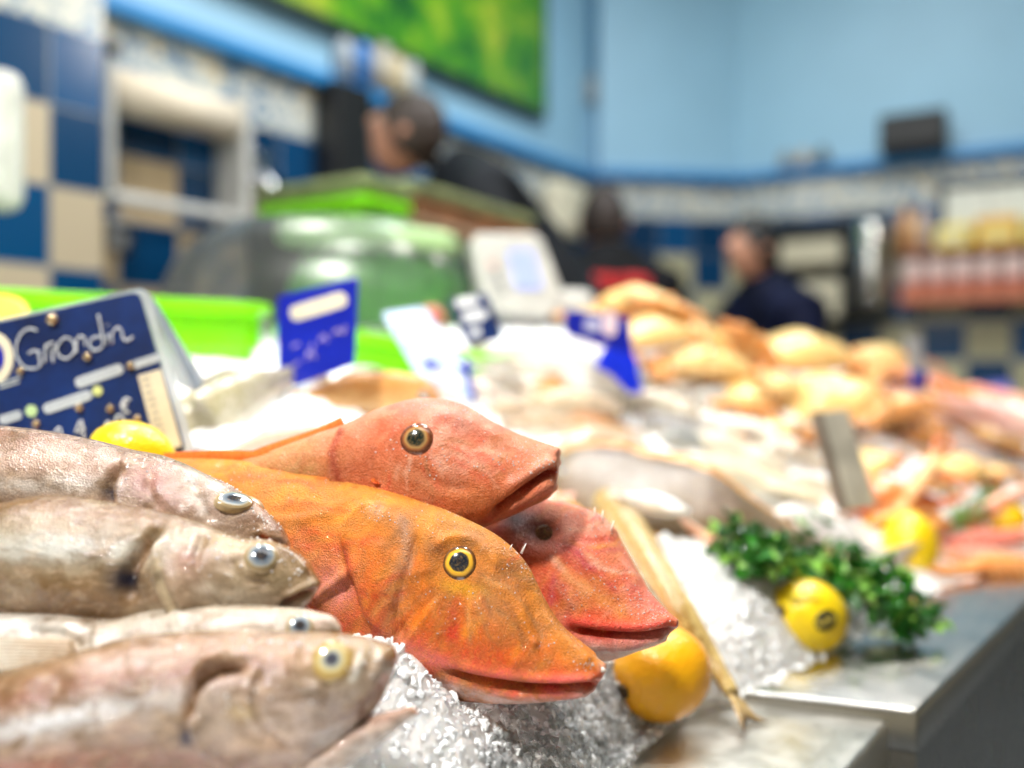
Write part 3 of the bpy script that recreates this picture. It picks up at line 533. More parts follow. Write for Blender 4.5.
# ------------------------------------------------------------------ lemons
def lemon_mat(name,c1,c2):
    m,nt,b=new_mat(name); nt.links.new(ramp(nt,noise(nt,18,3),[(.3,c1),(.7,c2)]),b.inputs['Base Color']); b.inputs['Roughness'].default_value=.33; b.inputs['Coat Weight'].default_value=.4
    b.inputs['Coat Roughness'].default_value=.15; b.inputs['Subsurface Weight'].default_value=.1; b.inputs['Subsurface Radius'].default_value=(.01,.006,.001); b.inputs['Subsurface Scale'].default_value=1
    bump(nt,b,[(voronoi(nt,420),.5,.0008),(noise(nt,60,3),.3,.002)]); return m
M_LEM=lemon_mat('lemon_rind',(.98,.60,.004),(1.0,.74,.006)); M_LEM2=lemon_mat('lemon_rind_orange',(.95,.38,.004),(1,.50,.006))
M_STEM=simple('stem_scar',(.10,.06,.02),.7)
def lemon(c, r, axis, label, mat=None, ln=1.22, stem=True):
    prof=[]; N=40
    for i in range(N+1):
        a=math.pi*i/N; z=-math.cos(a)*ln; rr=math.sin(a)**.92
        if z>.95*ln*.9: z+= .10*max(0,(z/ln-.86)/.14)
        if z<-.9*ln*.95: z-= .03
        prof.append((max(rr,.004)*r*(1+.0),z*r))
    V,Fc=lathe_vf(prof,48); V=np.array(V); V=V*(1+ (fbm(V,30,2,4)-.5)[:,None]*.06)
    root=empty('lemon',c,Vector(axis).to_track_quat('Z','Y').to_matrix().to_3x3(),label=label,cat='lemon',group='lemons on the stall')
    mesh('rind',V,Fc,mat or M_LEM,root)
    if stem:
        V,Fc=lathe_vf([(.0001,0),(.0035,0),(.0048,.0012),(.0030,.0022),(.0022,.0008),(.0001,.0008)],14)
        mesh('stem_scar',V,Fc,M_STEM,root,loc=(0,0,-r*ln-.0012),rot=(math.pi,0,0))
    return root
def onplate(px,py,z=TOP): Y=(CZ-z)*F/(py-HY); return P(px,py,Y)
lr=.0315; c=P(661,676,.583); c[2]=TOP+lr*1.0
lemon(c,lr,(.75,.62,.10),'orange-yellow lemon in front, propping up the chin of the red gurnard',M_LEM2,1.12)
lr2=.0305; c2=P(808,612,.725); c2[2]=TOP+lr2*.98
L2=lemon(c2,lr2,(.75,.5,-.25),'yellow lemon with an oval black sticker beside the parsley',None,1.12)
# sticker: curved oval label wrapped on the rind, with a gold script word
def sticker(root,c,r):
    cam_d=np.array([0,0,CZ])-c; cam_d/=np.linalg.norm(cam_d)
    off=P(824,616,.70)-P(808,612,.70); nrm=(cam_d*r*.93+off); nrm/=np.linalg.norm(nrm)
    x=np.cross((0,0,1),nrm); x/=np.linalg.norm(x); y=np.cross(nrm,x); an=math.radians(22); X=x*math.cos(an)+y*math.sin(an); Yv=-x*math.sin(an)+y*math.cos(an)
    Rm=np.array(root.rotation_euler.to_matrix())
    def surf(a,b,h):
        q=nrm*r*1.06+X*a+Yv*b; ql=Rm.T@q; ln=1.12; k=1/math.sqrt((ql[0]**2+ql[1]**2)/(r*r)+ql[2]**2/(r*r*ln*ln)); return ql*k*(1+h/r)
    V=[];n,mm=10,32
    for i in range(n):
        for j in range(mm): a=2*math.pi*j/mm; q=i/(n-1); V.append(surf(.0115*q*math.cos(a),.0085*q*math.sin(a),.0010 if q<.98 else .0002))
    st=mesh('sticker',V,grid_faces(n,mm),simple('sticker_black',(.008,.006,.006),.35,coat=.3),root,label='oval black sticker')
    W=[[(-8,-1.5),(-7,3.2),(-5.6,-1.5)],[(-7.4,.6),(-6,.8)],[(-4.6,1),(-4.4,-1.3),(-3,-1),(-2.8,1.2),(-2.6,-1.2)],[(-1.4,3),(-1.4,-1.3),(0,-1),(0,.8),(-1.3,.8)],[(1.4,1),(1.4,-1.3)],[(1.4,2.6),(1.5,2.7)],[(2.8,-1.3),(2.9,1),(4.2,1),(4.5,-1.3),(6.5,-.6)]]
    parts=[]
    for L in W:
        L=smooth_line([(a*.00115,b*.00115) for a,b in L],5); parts.append(tube_vf([surf(a,b,.0011) for a,b in L],.0005,5))
    V,Fc=join(parts); mesh('lettering',V,Fc,simple('gold_ink',(.75,.60,.10),.4),st,label='gold script word on the sticker')
sticker(L2,c2,lr2)
lr=.0300; c=P(910,563,.985); c[2]=TOP+.036; c=np.array(c); lemon(c,.0315,(.15,.2,1),'yellow lemon standing at the far end of the parsley bunch',None,1.15,False)
c=hit(1008,522,.02,1.0); lemon(c+np.array([0,.0,.004]),.022,(.9,.3,.1),'small yellow lemon at the right edge among the pink langoustines',None,1.15,False)
c=P(132,452,.56); lemon(c,.0195,(.9,.1,-.25),'yellow lemon peeping over the topmost whiting in front of the handwritten board',None,1.35,False)
# ------------------------------------------------------------------ fish built along a path
def path_fish(name, pts, hh, hw, mat, colf, root, part='body', up=(0,0,1), N=70, M=28, col_add=None, wob=0):
    pts=smooth_line(np.array(pts),max(2,N//(len(pts)-1))); N=len(pts); t=np.linspace(0,1,N)
    h=np.interp(t,*zip(*hh)); w=np.interp(t,*zip(*hw))
    k=np.array([.05,.25,.4,.25,.05]); h=np.convolve(np.pad(h,2,'edge'),k,'valid'); w=np.convolve(np.pad(w,2,'edge'),k,'valid')
    T=np.gradient(pts,axis=0); T/=np.linalg.norm(T,axis=1)[:,None]; S=np.cross(T,np.array(up,float)); S/=np.linalg.norm(S,axis=1)[:,None]; W=np.cross(S,T)
    a=np.linspace(0,2*np.pi,M,endpoint=False); c,s=np.cos(a),np.sin(a)
    V=pts[:,None,:]+S[:,None,:]*(w[:,None]*(np.sign(s)*abs(s)**.9)[None,:])[...,None]+W[:,None,:]*(h[:,None]*c[None,:])[...,None]
    V=V.reshape(-1,3)
    if wob: V=V+(fbm(V,60,2,3)-.5)[:,None]*wob
    tt=np.repeat(t,M); cc=np.tile(c,N); sss=np.tile(s,N); C=colf(tt,cc,sss,V)
    Fc=grid_faces(N,M); Fc.append(tuple(range(M))[::-1]); Fc.append(tuple((N-1)*M+j for j in range(M)))
    R=np.array(root.location); o=mesh(part,V-R,Fc,mat,root,col=np.clip(C,0,1)); return o,pts,S,W,h,w
def cmix(a,b,f): return np.array(a)[None,:]*(1-f)[:,None]+np.array(b)[None,:]*f[:,None]
def tail_vf(p, T, Wv, Sv, ln, sp, fork=.35, th=.0008, n=9):
    V=[];rows=6
    for side in (1,-1):
        for i in range(rows):
            q=i/(rows-1)
            for j in range(n):
                u=j/(n-1)*2-1; L=ln*q*(1-fork*(1-abs(u)**1.2)); V.append(p+T*L+Wv*u*sp*(.22+.78*q)+Sv*side*th*(1-.5*q)*(1.2+math.sin(j*3.1)*.5))
    g=grid_faces(rows,n,False); k=rows*n; Fc=g+[tuple(i+k for i in f)[::-1] for f in g]
    rim=[j for j in range(n)]+[i*n+n-1 for i in range(1,rows)]+[(rows-1)*n+j for j in range(n-2,-1,-1)]+[i*n for i in range(rows-2,0,-1)]
    for i in range(len(rim)): a,b=rim[i],rim[(i+1)%len(rim)]; Fc.append((b,a,a+k,b+k))
    return np.array(V),Fc
# slender fish whose tail hangs over the counter
pt=[hit(612,505,.010),hit(633,532,.012),hit(656,570,.012),hit(682,612,.012),P(708,655,.632),P(733,694,.607)]
pt[3]=P(682,612,min(pt[3][1],.665)); pt[2]=P(656,570,min(pt[2][1],.70))
pt=[np.array([p[0],p[1],p[2]]) for p in pt]
M_SL=fish_mat('slender_fish_skin',(.35,.22,.06),90,.6,(.95,.80,.35),220,.7,rough=.25,coat=.95,grain=.5,gscale=700,crough=.08)
rD=empty('gurnard',pt[2],label='slender olive-gold fish whose thin tail hangs off the ice onto the lower counter',cat='fish')
def cD(t,c,s,V):
    C=cmix((.66,.50,.24),(.36,.22,.06),np.clip(c*.6+.5,0,1)); f=np.exp(-((c-.1)/.16)**2); C=C*(1-f[:,None])+np.array((.92,.66,.22))*f[:,None]
    f=np.exp(-((c+.25)/.12)**2)*.7; return C*(1-f[:,None])+np.array((.30,.16,.05))*f[:,None]
o,pp_,S_,W_,h_,w_=path_fish('fish',pt,[(0,.021),(.3,.018),(.6,.0135),(.85,.0095),(1,.0075)],[(0,.015),(.4,.012),(.8,.007),(1,.0045)],M_SL,cD,rD,up=(-.75,-.35,.5),wob=.002)
T_=pp_[-1]-pp_[-3]; T_/=np.linalg.norm(T_)
V,Fc=tail_vf(pp_[-1]-T_*.003,T_,np.array(W_[-1]),np.array(S_[-1]),.036,.019)
cc=cmix((.62,.42,.16),(.08,.05,.04),np.tile(np.repeat(np.linspace(0,1,6)**2.2,9),2)); V=np.array(V); V[:,2]=np.maximum(V[:,2],TOP-.006)
mesh('tail_fin',V-np.array(rD.location),Fc,fish_mat('tail_membrane',(.25,.14,.05),160,.5,rough=.3,coat=.8),rD,col=cc,label='forked tail fin with dark tips')
FV=[];
for side in (1,-1):
    L=[p+np.array(W_[i])*h_[i]*side*(.95)+np.array(W_[i])*side*.004*math.sin(math.pi*(i-8)/(len(pp_)-20)) for i,p in enumerate(pp_) if 8<=i<len(pp_)-12]
    FV.append(tube_vf([q-np.array(rD.location) for q in L],.0012,6))
V,Fc=join([FV[0]]); mesh('dorsal_fin',V,Fc,M_FIN,rD,col=np.tile((.55,.30,.08),(len(V),1)))
V,Fc=join([FV[1]]); mesh('anal_fin',V,Fc,M_FIN,rD,col=np.tile((.85,.80,.62),(len(V),1)))
# ------------------------------------------------------------------ parsley
def leaf_vf(r, seed):
    """three-lobed toothed leaf, slightly cupped"""
    rn=random.Random(seed); out=[]; fc=[]
    pts=[]
    for lobe in (-62,0,62):
        L=1 if lobe==0 else .8
        for a,rr in ((-26,.42),(-20,.72),(-12,.66),(-8,.95),(0,.86),(8,.97),(12,.68),(20,.74),(26,.42)): pts.append((lobe+a,rr*L))
    V=[(0,0,0)]
    for a,rr in pts: A=math.radians(a+90+rn.uniform(-4,4)); q=rr*r*rn.uniform(.85,1.1); V.append((q*math.cos(A),q*math.sin(A)+.25*r, r*.35*math.sin(a*.09+seed)*rr - .25*r*rr*rr))
    n=len(V)-1; F_=[(0,i,i+1) for i in range(1,n)]
    th=.0004; V2=V+[(x,y,z-th) for x,y,z in V]; k=len(V)
    F_+= [tuple(i+k for i in f)[::-1] for f in F_]; F_+=[(i,i+k,i+1+k,i+1) for i in range(1,n)]
    return V2,F_
def parsley(spine, n, r, spread, label, group=None, seed=1):
    rn=random.Random(seed); rnp=np.random.default_rng(seed)
    root=empty('parsley_bunch',spine[len(spine)//2],label=label,cat='parsley',group=group); o=np.array(root.location)
    sp=smooth_line(np.array(spine),8); stems=[]; parts=[]; cols=[]
    for k in range(n):
        t=rn.random(); i=int(t*(len(sp)-1)); base=sp[i]; off=np.array([rn.gauss(0,1),rn.gauss(0,1),abs(rn.gauss(0,.9))])*spread*(.55+.6*math.sin(math.pi*min(1,t*1.1)))
        p=base+off; p[2]=max(p[2],max(TOP,H1(p[0],p[1]))+.003)
        v,f=leaf_vf(r*rn.uniform(.6,1.25),k%7); R=np.array(Euler((rn.uniform(-1.1,1.1),rn.uniform(-1.1,1.1),rn.uniform(0,6.28))).to_matrix())
        v=np.array(v)@R.T+p-o; parts.append((v,f)); g=rn.random(); c=(.008+.05*g*g,.07+.34*g*g,.004+.012*g) if g<.72 else (.30,.60,.10); cols+= [c]*len(v)
        if k%7==0:
            a=sp[max(0,i-10)]; q=(a+p)/2+np.array([0,0,.006]); stems.append(tube_vf([a-o,q-o,p-o],.0009,6))
    V,Fc=join(parts); m,nt,b=new_mat('parsley_leaf'); a=nnode(nt,'ShaderNodeAttribute',attribute_name='Col').outputs[0]; nt.links.new(a,b.inputs['Base Color']); b.inputs['Roughness'].default_value=.35; b.inputs['Coat Weight'].default_value=.3
    b.inputs['Transmission Weight'].default_value=.0; mesh('leaves',V,Fc,m,root,col=np.array(cols),smooth=False,kind='stuff')
    V,Fc=join(stems); mesh('stems',V,Fc,simple('parsley_stem',(.30,.50,.10),.4,coat=.3),root,kind='stuff')
    return root
def gz(px,py,lift=.012):
    p=onplate(px,py+0,TOP+lift); return p
pr=parsley([hit(738,556,.012),hit(770,566,.022),gz(800,582,.038),gz(845,590,.040),gz(885,606,.030),gz(912,632,.012)],420,.0155,.0165,'bunch of dark green curly parsley lying on the counter behind the lemon with the sticker')
a=gz(884,636,.008)-np.array(pr.location)
tp=[]
for k in range(14):
    A=k*2.4; r=.0035*math.sqrt(k); tp.append(lathe_vf([(.0006,0),(.0016,.0006),(.0018,.003),(.0008,.0042)],8)); tp[-1]=([(x+a[0]+r*math.cos(A),y+a[1]+r*math.sin(A),z+a[2]) for x,y,z in tp[-1][0]],tp[-1][1])
V,Fc=join(tp); mesh('stem_ends',V,Fc,simple('cut_stem',(.75,.88,.62),.4,coat=.4),pr,kind='stuff',label='pale green cut stem ends')
# ------------------------------------------------------------------ price boards
def sign_mat(name,c,c2): 
    m,nt,b=new_mat(name); nt.links.new(ramp(nt,noise(nt,22,5,.6),[(.35,c),(.65,c2)]),b.inputs['Base Color']); b.inputs['Roughness'].default_value=.3; b.inputs['Coat Weight'].default_value=.6; b.inputs['Coat Roughness'].default_value=.12; return m
M_NAVY=sign_mat('navy_card',(.004,.012,.06),(.005,.03,.16)); M_ROYAL=sign_mat('royal_card',(.006,.012,.30),(.008,.02,.42)); M_CHALK=simple('chalk_white',(.72,.76,.78),.8,var=.15,vs=400)
M_BEIGE=simple('label_cream',(.80,.72,.52),.6); M_CLEAR=new_mat('clear_plastic')[0]; b=M_CLEAR.node_tree.nodes['Principled BSDF']; b.inputs['Transmission Weight'].default_value=.9; b.inputs['Roughness'].default_value=.08; b.inputs['Base Color'].default_value=(.9,.95,1,1); b.inputs['IOR'].default_value=1.4
M_FROST=simple('frosted_plastic',(.72,.76,.80),.25,trans=.45,coat=.4)
pl1=Plane(100,370,.60,yaw=6,tilt=10)
s1=pl1.root('price_board',label='navy blue price board with the handwritten word Grondin in chalk, at the left',cat='sign')
prism('card',pl1,rounded([(-82,340),(139,291),(186,452),(-40,506)],9),.0012,M_NAVY,s1,bev=.0003)
prism('holder',pl1,rounded([(-90,338),(146,286),(196,456),(-46,514)],12),.0012,M_FROST,s1,out=-.0015,bev=.0003,label='pale plastic holder behind the card')
prism('logo_disc',pl1,[(2+22*math.cos(a)*.9-8,358+26*math.sin(a)) for a in np.linspace(0,6.283,28,endpoint=False)],.0006,M_BEIGE,s1,out=.0009)
prism('logo_ring',pl1,[(-6+11*math.cos(a),358+16*math.sin(a)) for a in np.linspace(0,6.283,24,endpoint=False)],.0006,M_ROYAL,s1,out=.0014)
G=[[(38,331),(30,329),(22,334),(17,346),(18,358),(25,367),(34,369),(41,366),(40,357),(39,352)],[(29,354),(35,351),(41,353)],
   [(46,363),(46,350),(47,344)],[(46,350),(50,344),(55,343)],[(54,363),(53,352),(57,346)],[(62,341),(58,347),(59,355),(66,359),(72,356),(76,349),(73,341),(66,338),(61,342)],
   [(77,353),(77,343),(80,337),(85,338),(86,346)],[(100,337),(94,338),(90,344),(93,350),(99,350),(104,345),(103,338),(99,337)],[(104,346),(102,330),(99,315)],[(108,345),(108,334)],[(108,326),(109,325)],[(113,344),(113,334),(118,328),(122,331),(124,339),(128,341),(134,337)]]
strokes('lettering',pl1,G,.00062,M_CHALK,s1,out=.0014,flat=.5,label='chalk lettering reading Grondin')
def pill(pl,root,x0,y0,x1,y1,w,mat,name='text_bar',out=.0009):
    d=np.array([x1-x0,y1-y0],float); d/=np.linalg.norm(d); n=np.array([-d[1],d[0]])*w; A=np.array([x0,y0]); B=np.array([x1,y1])
    prism(name,pl,rounded([A+n,B+n,B-n,A-n],w*.95,4),.0005,mat,root,out=out)
M_PALE=simple('print_pale',(.55,.60,.62),.5,var=.1)
for q in ((76,384,123,368,5.2),(132,366,160,357,4.0),(44,410,92,394,5),(0,421,22,414,4.5)): pill(pl1,s1,*q,M_PALE)
for x0,y0,x1 in ((80,383,120),(134,365.5,158),(48,408.5,90),(2,420.5,20)):
    strokes('small_print',pl1,[[(x,y0-(x-x0)*.33),(x+1.8,y0-(x-x0)*.33-2.2)] for x in np.arange(x0,x1,3.4)],.00022,M_NAVY,s1,out=.0016)
for q in ((0,384,22,377,.9),(0,388,20,382,.9)): pill(pl1,s1,*q,M_PALE)
for x,y,r,c in ((32,411,6,(.55,.75,.35)),(98,391,5.2,(.65,.7,.25))): prism('dot',pl1,[(x+r*math.cos(a),y+r*math.sin(a)) for a in np.linspace(0,6.283,16,endpoint=False)],.0005,simple('dot_green',c,.5),s1,out=.0013)
prism('label_strip',pl1,[(138,376),(161,369),(182,446),(158,452)],.0006,M_BEIGE,s1,out=.0009)
strokes('label_lines',pl1,[[(141+i*1.9,381+i*6.6),(150+i*1.9,378.6+i*6.6)] for i in range(11)],.0003,M_NAVY,s1,out=.0016)
PR=[[(76,433),(82,421),(85,440)],[(86,428),(78,433)],[(101,432),(100,436)],[(106,424),(110,422),(112,428),(109,433),(106,428),(107,424)],[(120,431),(116,424),(118,416),(123,417),(125,426),(121,431)],[(131,400),(126,399),(123,404),(125,411),(130,413)],[(121,405),(128,403)],[(121,408),(128,406)],
    [(54,436),(60,428),(64,440)]]
strokes('price_digits',pl1,PR,.0008,M_CHALK,s1,out=.0014,label='chalk price ending in a euro sign')
M_DROP=simple('water_drop_metal',(.50,.36,.20),.12,metal=.6,coat=1)
iv,if_=ico_vf(2)
for x,y,r in ((53,320,6),(88,357,4.2),(21,371,4),(37,424,4.2),(80,408,4.2),(111,409,4.2),(138,419,4),(131,366,4)):
    p=pl1.l3(x,y,.002); mesh('drop',[(v[0]*r*.0007+p[0],v[1]*r*.0004+p[1],v[2]*r*.0007+p[2]) for v in iv],if_,M_DROP,s1)
pl1b=Plane(170,340,.66,yaw=52,tilt=6)
s=pl1b.root('sign_holder',label='empty clear plastic sign holder seen edge-on just right of the Grondin board',cat='sign holder'); prism('panel',pl1b,rounded([(140,288),(152,296),(206,380),(196,392),(178,384)],5),.003,M_FROST,s,bev=.0008)
prism('frame_edge',pl1b,rounded([(150,300),(156,302),(203,386),(196,392)],3),.004,simple('edge_grey',(.35,.42,.50),.3),s,out=.001)
pl2=Plane(318,330,.80,yaw=-22,tilt=8)
s2=pl2.root('price_board',label='royal blue price board with a cream strip, standing before the lime tray',cat='sign')
prism('card',pl2,rounded([(277,296),(358,277),(354,364),(296,386),(278,372)],4),.0016,M_ROYAL,s2,bev=.0004)
pill(pl2,s2,291,315,347,298,7.5,M_BEIGE,'label_strip')
strokes('print',pl2,[[(293,347),(300,344)],[(308,360),(309,352),(316,358)],[(320,342),(324,336),(328,342)],[(334,335),(338,330),(344,333),(346,326)],[(294,366),(300,362)],[(312,345),(314,350)]],.0011,simple('print_mauve',(.45,.35,.60),.5),s2,out=.0012)
pl3=Plane(430,355,.90,yaw=14,tilt=32)
s3=pl3.root('price_board',label='pale blue and white price card leaning back, on a blue clip',cat='sign')
prism('card',pl3,rounded([(381,312),(424,306),(470,372),(474,402),(416,372)],5),.002,simple('card_pale',(.55,.70,.92),.4),s3,bev=.0005)
for q in ((392,322,420,317,4),(402,338,436,331,4.5),(414,354,448,345,4.5)): pill(pl3,s3,*q,simple('card_white',(.9,.93,.96),.4) if q[0]==392 else bpy.data.materials['card_white'],'text_bar',.0012)
pill(pl3,s3,434,372,462,384,5,bpy.data.materials['card_white'],'text_bar',.0012); pill(pl3,s3,424,362,444,372,4,M_ROYAL,'text_bar',.0012)
strokes('clip',pl3,[[(466,360),(469,385),(474,404)],[(458,368),(466,372),(474,368)]],.003,M_ROYAL,s3,out=.003,label='blue plastic clip')
pl4=Plane(475,322,1.0,yaw=18,tilt=20)
s4=pl4.root('price_board',label='dark navy price board with white marks below the weighing scale',cat='sign')
prism('card',pl4,rounded([(447,300),(486,292),(504,338),(468,346)],5),.002,M_NAVY,s4,bev=.0005)
for q in ((455,304,478,300,4.5),(462,318,486,314,5),(470,333,480,331,4)): pill(pl4,s4,*q,bpy.data.materials['card_white'],'text_bar',.0012)
pl5=Plane(605,345,1.06,yaw=16,tilt=10)
s5=pl5.root('price_board',label='bright ultramarine price board standing in the middle of the heap',cat='sign')
prism('card',pl5,rounded([(565,309),(629,318),(634,356),(566,334)],4),.003,M_ROYAL,s5,bev=.0006)
prism('foot',pl5,rounded([(604,348),(634,355),(642,394),(628,393),(612,376),(594,366)],4),.006,simple('blue_clip',(.005,.03,.75),.3,coat=.5),s5,out=.004,bev=.001,label='bright blue clip foot')
pill(pl5,s5,584,324,600,327,6,simple('print_lilac',(.55,.55,.75),.5),'text_bar',.001)
prism('tag',pl5,[(609+7.5*math.cos(a),324+13*math.sin(a)) for a in np.linspace(0,6.283,24,endpoint=False)],.001,simple('tag_pink',(.95,.72,.78),.5),s5,out=.002)
# ------------------------------------------------------------------ the heap of fish behind
M_SIL=fish_mat('silver_skin',(.45,.38,.30),50,.45,(.95,.93,.88),160,.5,st=(1,1,1),rough=.25,coat=.9,grain=.3,gscale=500,crough=.1)
M_SQD=fish_mat('squid_skin',(.72,.45,.38),60,.35,(.97,.94,.86),200,.5,rough=.25,coat=.9,grain=.15,gscale=400,crough=.08)
M_SOLE=fish_mat('flatfish_skin',(.07,.04,.02),60,.7,(.34,.25,.15),180,.5,rough=.3,coat=.85,grain=.5,gscale=500)
M_ORF=fish_mat('orange_fish_skin',(.55,.20,.04),60,.6,(.95,.6,.25),180,.5,rough=.3,coat=.8,grain=.3,gscale=500)
def lay(px, lift): return [hit(x,y,lift) for x,y in px]
def heapfish(name, px, half, kind, top, bot, label, group=None, lift=None, Y=None, mat=None, cat=None):
    r0=hit(*px[len(px)//2],.02)[1]*half/F if Y is None else (Y if not hasattr(Y,'__len__') else Y[0])*half/F
    if Y is None: pts=lay(px, r0*.55 if lift is None else lift)
    else:
        YY=Y if hasattr(Y,'__len__') else [Y]*len(px); pts=[P(a,b,y) for (a,b),y in zip(px,YY)]
    r0*=1.22 if Y is None else 1
    root=empty(name,pts[len(pts)//2],label=label,cat=cat or 'fish',group=group); o=np.array(root.location)
    colf=lambda t,c,s,V: cmix(bot,top,np.clip(.5+c*.9,0,1))*(.85+.3*fbm(V,40,3,5))[:,None]
    if kind=='fish':
        hh=[(0,r0*.15),(.04,r0*.5),(.15,r0*.9),(.35,r0),(.6,r0*.8),(.85,r0*.34),(1,r0*.22)]; hw=[(a,b*.62) for a,b in hh]
        b,pp,S,W,h,w=path_fish(name,pts,hh,hw,mat or M_SIL,colf,root)
        T=pp[-1]-pp[-3]; T/=np.linalg.norm(T); V,Fc=tail_vf(pp[-1]-T*.002,T,W[-1],S[-1],r0*1.5,r0*.95)
        fm=bpy.data.materials['fin_pale'] if 'fin_pale' in bpy.data.materials else simple('fin_pale',(.50,.42,.33),.35,coat=.6)
        mesh('tail_fin',V-o,Fc,fm,root)
        i=int(len(pp)*.1)
        for sd in (1,-1): eye(root,pp[i]+S[i]*w[i]*.93*sd+W[i]*h[i]*.25-o,S[i]*sd+W[i]*.3,r0*.22,WR,EYE)
        i0,i1=int(len(pp)*.35),int(len(pp)*.7); L=[pp[i]+W[i]*(h[i]*(.9+.22*math.sin(math.pi*(i-i0)/(i1-i0))))-o for i in range(i0,i1)]
        V,Fc=tube_vf(L,r0*.07,6); mesh('dorsal_fin',V,Fc,fm,root)
        i=int(len(pp)*.22); V,Fc=tail_vf(pp[i]+S[i]*w[i]*.9,-0.6*W[i]+(pp[i+3]-pp[i])/np.linalg.norm(pp[i+3]-pp[i]),W[i],S[i],r0*.9,r0*.35,0)
        mesh('pectoral_fin',V-o,Fc,fm,root)
    elif kind=='squid':
        hh=[(0,r0*.35),(.06,r0*.8),(.3,r0),(.7,r0*.85),(.9,r0*.45),(1,r0*.1)]; hw=[(a,b*1.05) for a,b in hh]
        b,pp,S,W,h,w=path_fish(name,pts,hh,hw,mat or M_SQD,colf,root,part='mantle')
        T=pp[-1]-pp[-5]; T/=np.linalg.norm(T)
        for sd in (1,-1):
            n=12; V=[]
            for q in (0,1):
                for i in range(n):
                    a=i/(n-1); k=int((.55+.43*a)*(len(pp)-1)); ed=math.sin(math.pi*a**.8)*r0*1.1*q; V.append(pp[k]+S[k]*sd*(w[k]*.7+ed)+W[k]*r0*(.35-.2*q)-o)
            V=V+[v-np.array((0,0,.0012)) for v in V]; Fc=[(i,i+1,n+i+1,n+i) for i in range(n-1)]; Fc=Fc+[tuple(a+2*n for a in f)[::-1] for f in Fc]+[(n+i,n+i+1,3*n+i+1,3*n+i) for i in range(n-1)]
            mesh('fin',V,Fc,mat or M_SQD,root,col=np.tile(top,(len(V),1)))
        D=pp[0]-pp[4]; D/=np.linalg.norm(D); V,Fc=ico_vf(2); p=pp[0]+D*r0*.35
        mesh('head',[tuple(np.array(v)*r0*.55+p-o) for v in V],Fc,mat or M_SQD,root,col=np.tile(np.array(top)*.85,(len(V),1)))
        for k in range(6):
            a=k/5-.5; L=[p-o+D*r0*q*.9+S[0]*a*r0*(.8+q*.5)+W[0]*r0*.2*math.sin(q*2+k) for q in (0,.7,1.4,2.1,2.8)]
            V,Fc=tube_vf(L,[r0*.16,r0*.14,r0*.11,r0*.07,r0*.03],6); mesh('arm',V,Fc,mat or M_SQD,root,col=np.tile(np.array(top)*.9,(len(V),1)))
    return root
cr=(.64,.50,.30); wh=(.74,.69,.55); gy=(.46,.46,.43); tn=(.52,.34,.18)
# fish between the boards and the gurnards
heapfish('sea_bream',[(170,478),(205,432),(250,396),(300,372)],44,'fish',(.42,.38,.22),(.84,.80,.68),'big pale silver fish directly right of the Grondin board',Y=[.70,.72,.76,.82])
heapfish('sea_bream',[(352,432),(300,440),(255,446),(215,456)],15,'fish',(.66,.60,.46),(.86,.82,.7),'small white fish lying below the big pale silver one',Y=[.70,.68,.66,.65])
heapfish('gurnard',[(440,402),(390,398),(340,396),(285,402)],27,'fish',(.66,.30,.08),(.90,.62,.30),'tan-orange fish under the blue board with the cream strip',Y=[.84,.84,.82,.80],mat=M_ORF)
heapfish('whiting',[(500,398),(470,392),(430,388),(390,384)],14,'fish',(.78,.62,.5),(.95,.9,.82),'pale pinkish fish under the clip of the pale blue price card',Y=[.92,.93,.95,.96])
# squids and fish of the middle
SQ='squids in the middle of the heap'; SI='silver fish in the middle of the heap'
heapfish('hake',[(650,382),(590,368),(540,356),(488,350)],24,'fish',(.60,.64,.64),(.92,.93,.90),'grey-white fish lying left of the ultramarine board','silver fish in the middle of the heap',Y=[1.13,1.15,1.18,1.2])
heapfish('red_mullet',[(630,390),(590,383),(552,384),(520,388)],10,'fish',(.80,.30,.05),(.92,.52,.22),'small orange fish right below the ultramarine board foot',mat=M_ORF)
heapfish('squid',[(535,408),(580,408),(625,412)],17,'squid',cr,wh,'cream squid just right above the uppermost gurnard snout',SQ)
heapfish('squid',[(628,404),(665,410),(702,420)],16,'squid',wh,wh,'bright white squid right of centre below the ultramarine board',SQ)
heapfish('whiting',[(500,425),(570,430),(640,455),(690,470)],11,'fish',tn,(.92,.85,.72),'thin tan fish running from the gurnard snout down to the right',SI)
heapfish('squid',[(560,452),(600,440),(650,450)],13,'squid',cr,(.95,.9,.8),'beige squid lying above the brown flatfish',SQ)
heapfish('whiting',[(470,380),(510,392),(555,400)],16,'fish',(.80,.70,.60),(.93,.88,.8),'pale fish behind the uppermost gurnard head',SI)
heapfish('mackerel',[(660,440),(700,446),(745,455)],11,'fish',(.22,.26,.28),gy,'dark blue-grey fish between the white squids',SI)
heapfish('squid',[(690,440),(735,450),(790,472)],12,'squid',wh,wh,'white squid in the row above the long cream squid',SQ)
heapfish('squid',[(715,425),(770,440),(825,465)],13,'squid',(.93,.92,.8),wh,'greenish white squid uppermost of the row on the right',SQ)
heapfish('squid',[(680,468),(745,482),(825,505)],17,'squid',(.95,.84,.58),(.95,.9,.75),'long cream-yellow squid lying along the orange edge of the flatfish',SQ)
heapfish('whiting',[(745,500),(790,510),(835,520)],8,'fish',gy,wh,'slim grey-white fish under the long cream squid',SI)
heapfish('mackerel',[(640,420),(690,432),(740,428)],11,'fish',(.40,.40,.42),(.8,.8,.8),'grey fish behind the dark blue-grey one',SI)
heapfish('whiting',[(690,400),(740,405),(790,425)],13,'fish',(.62,.62,.60),(.88,.88,.86),'silver-grey fish below the crab heap, left of the leaning grey board',SI)
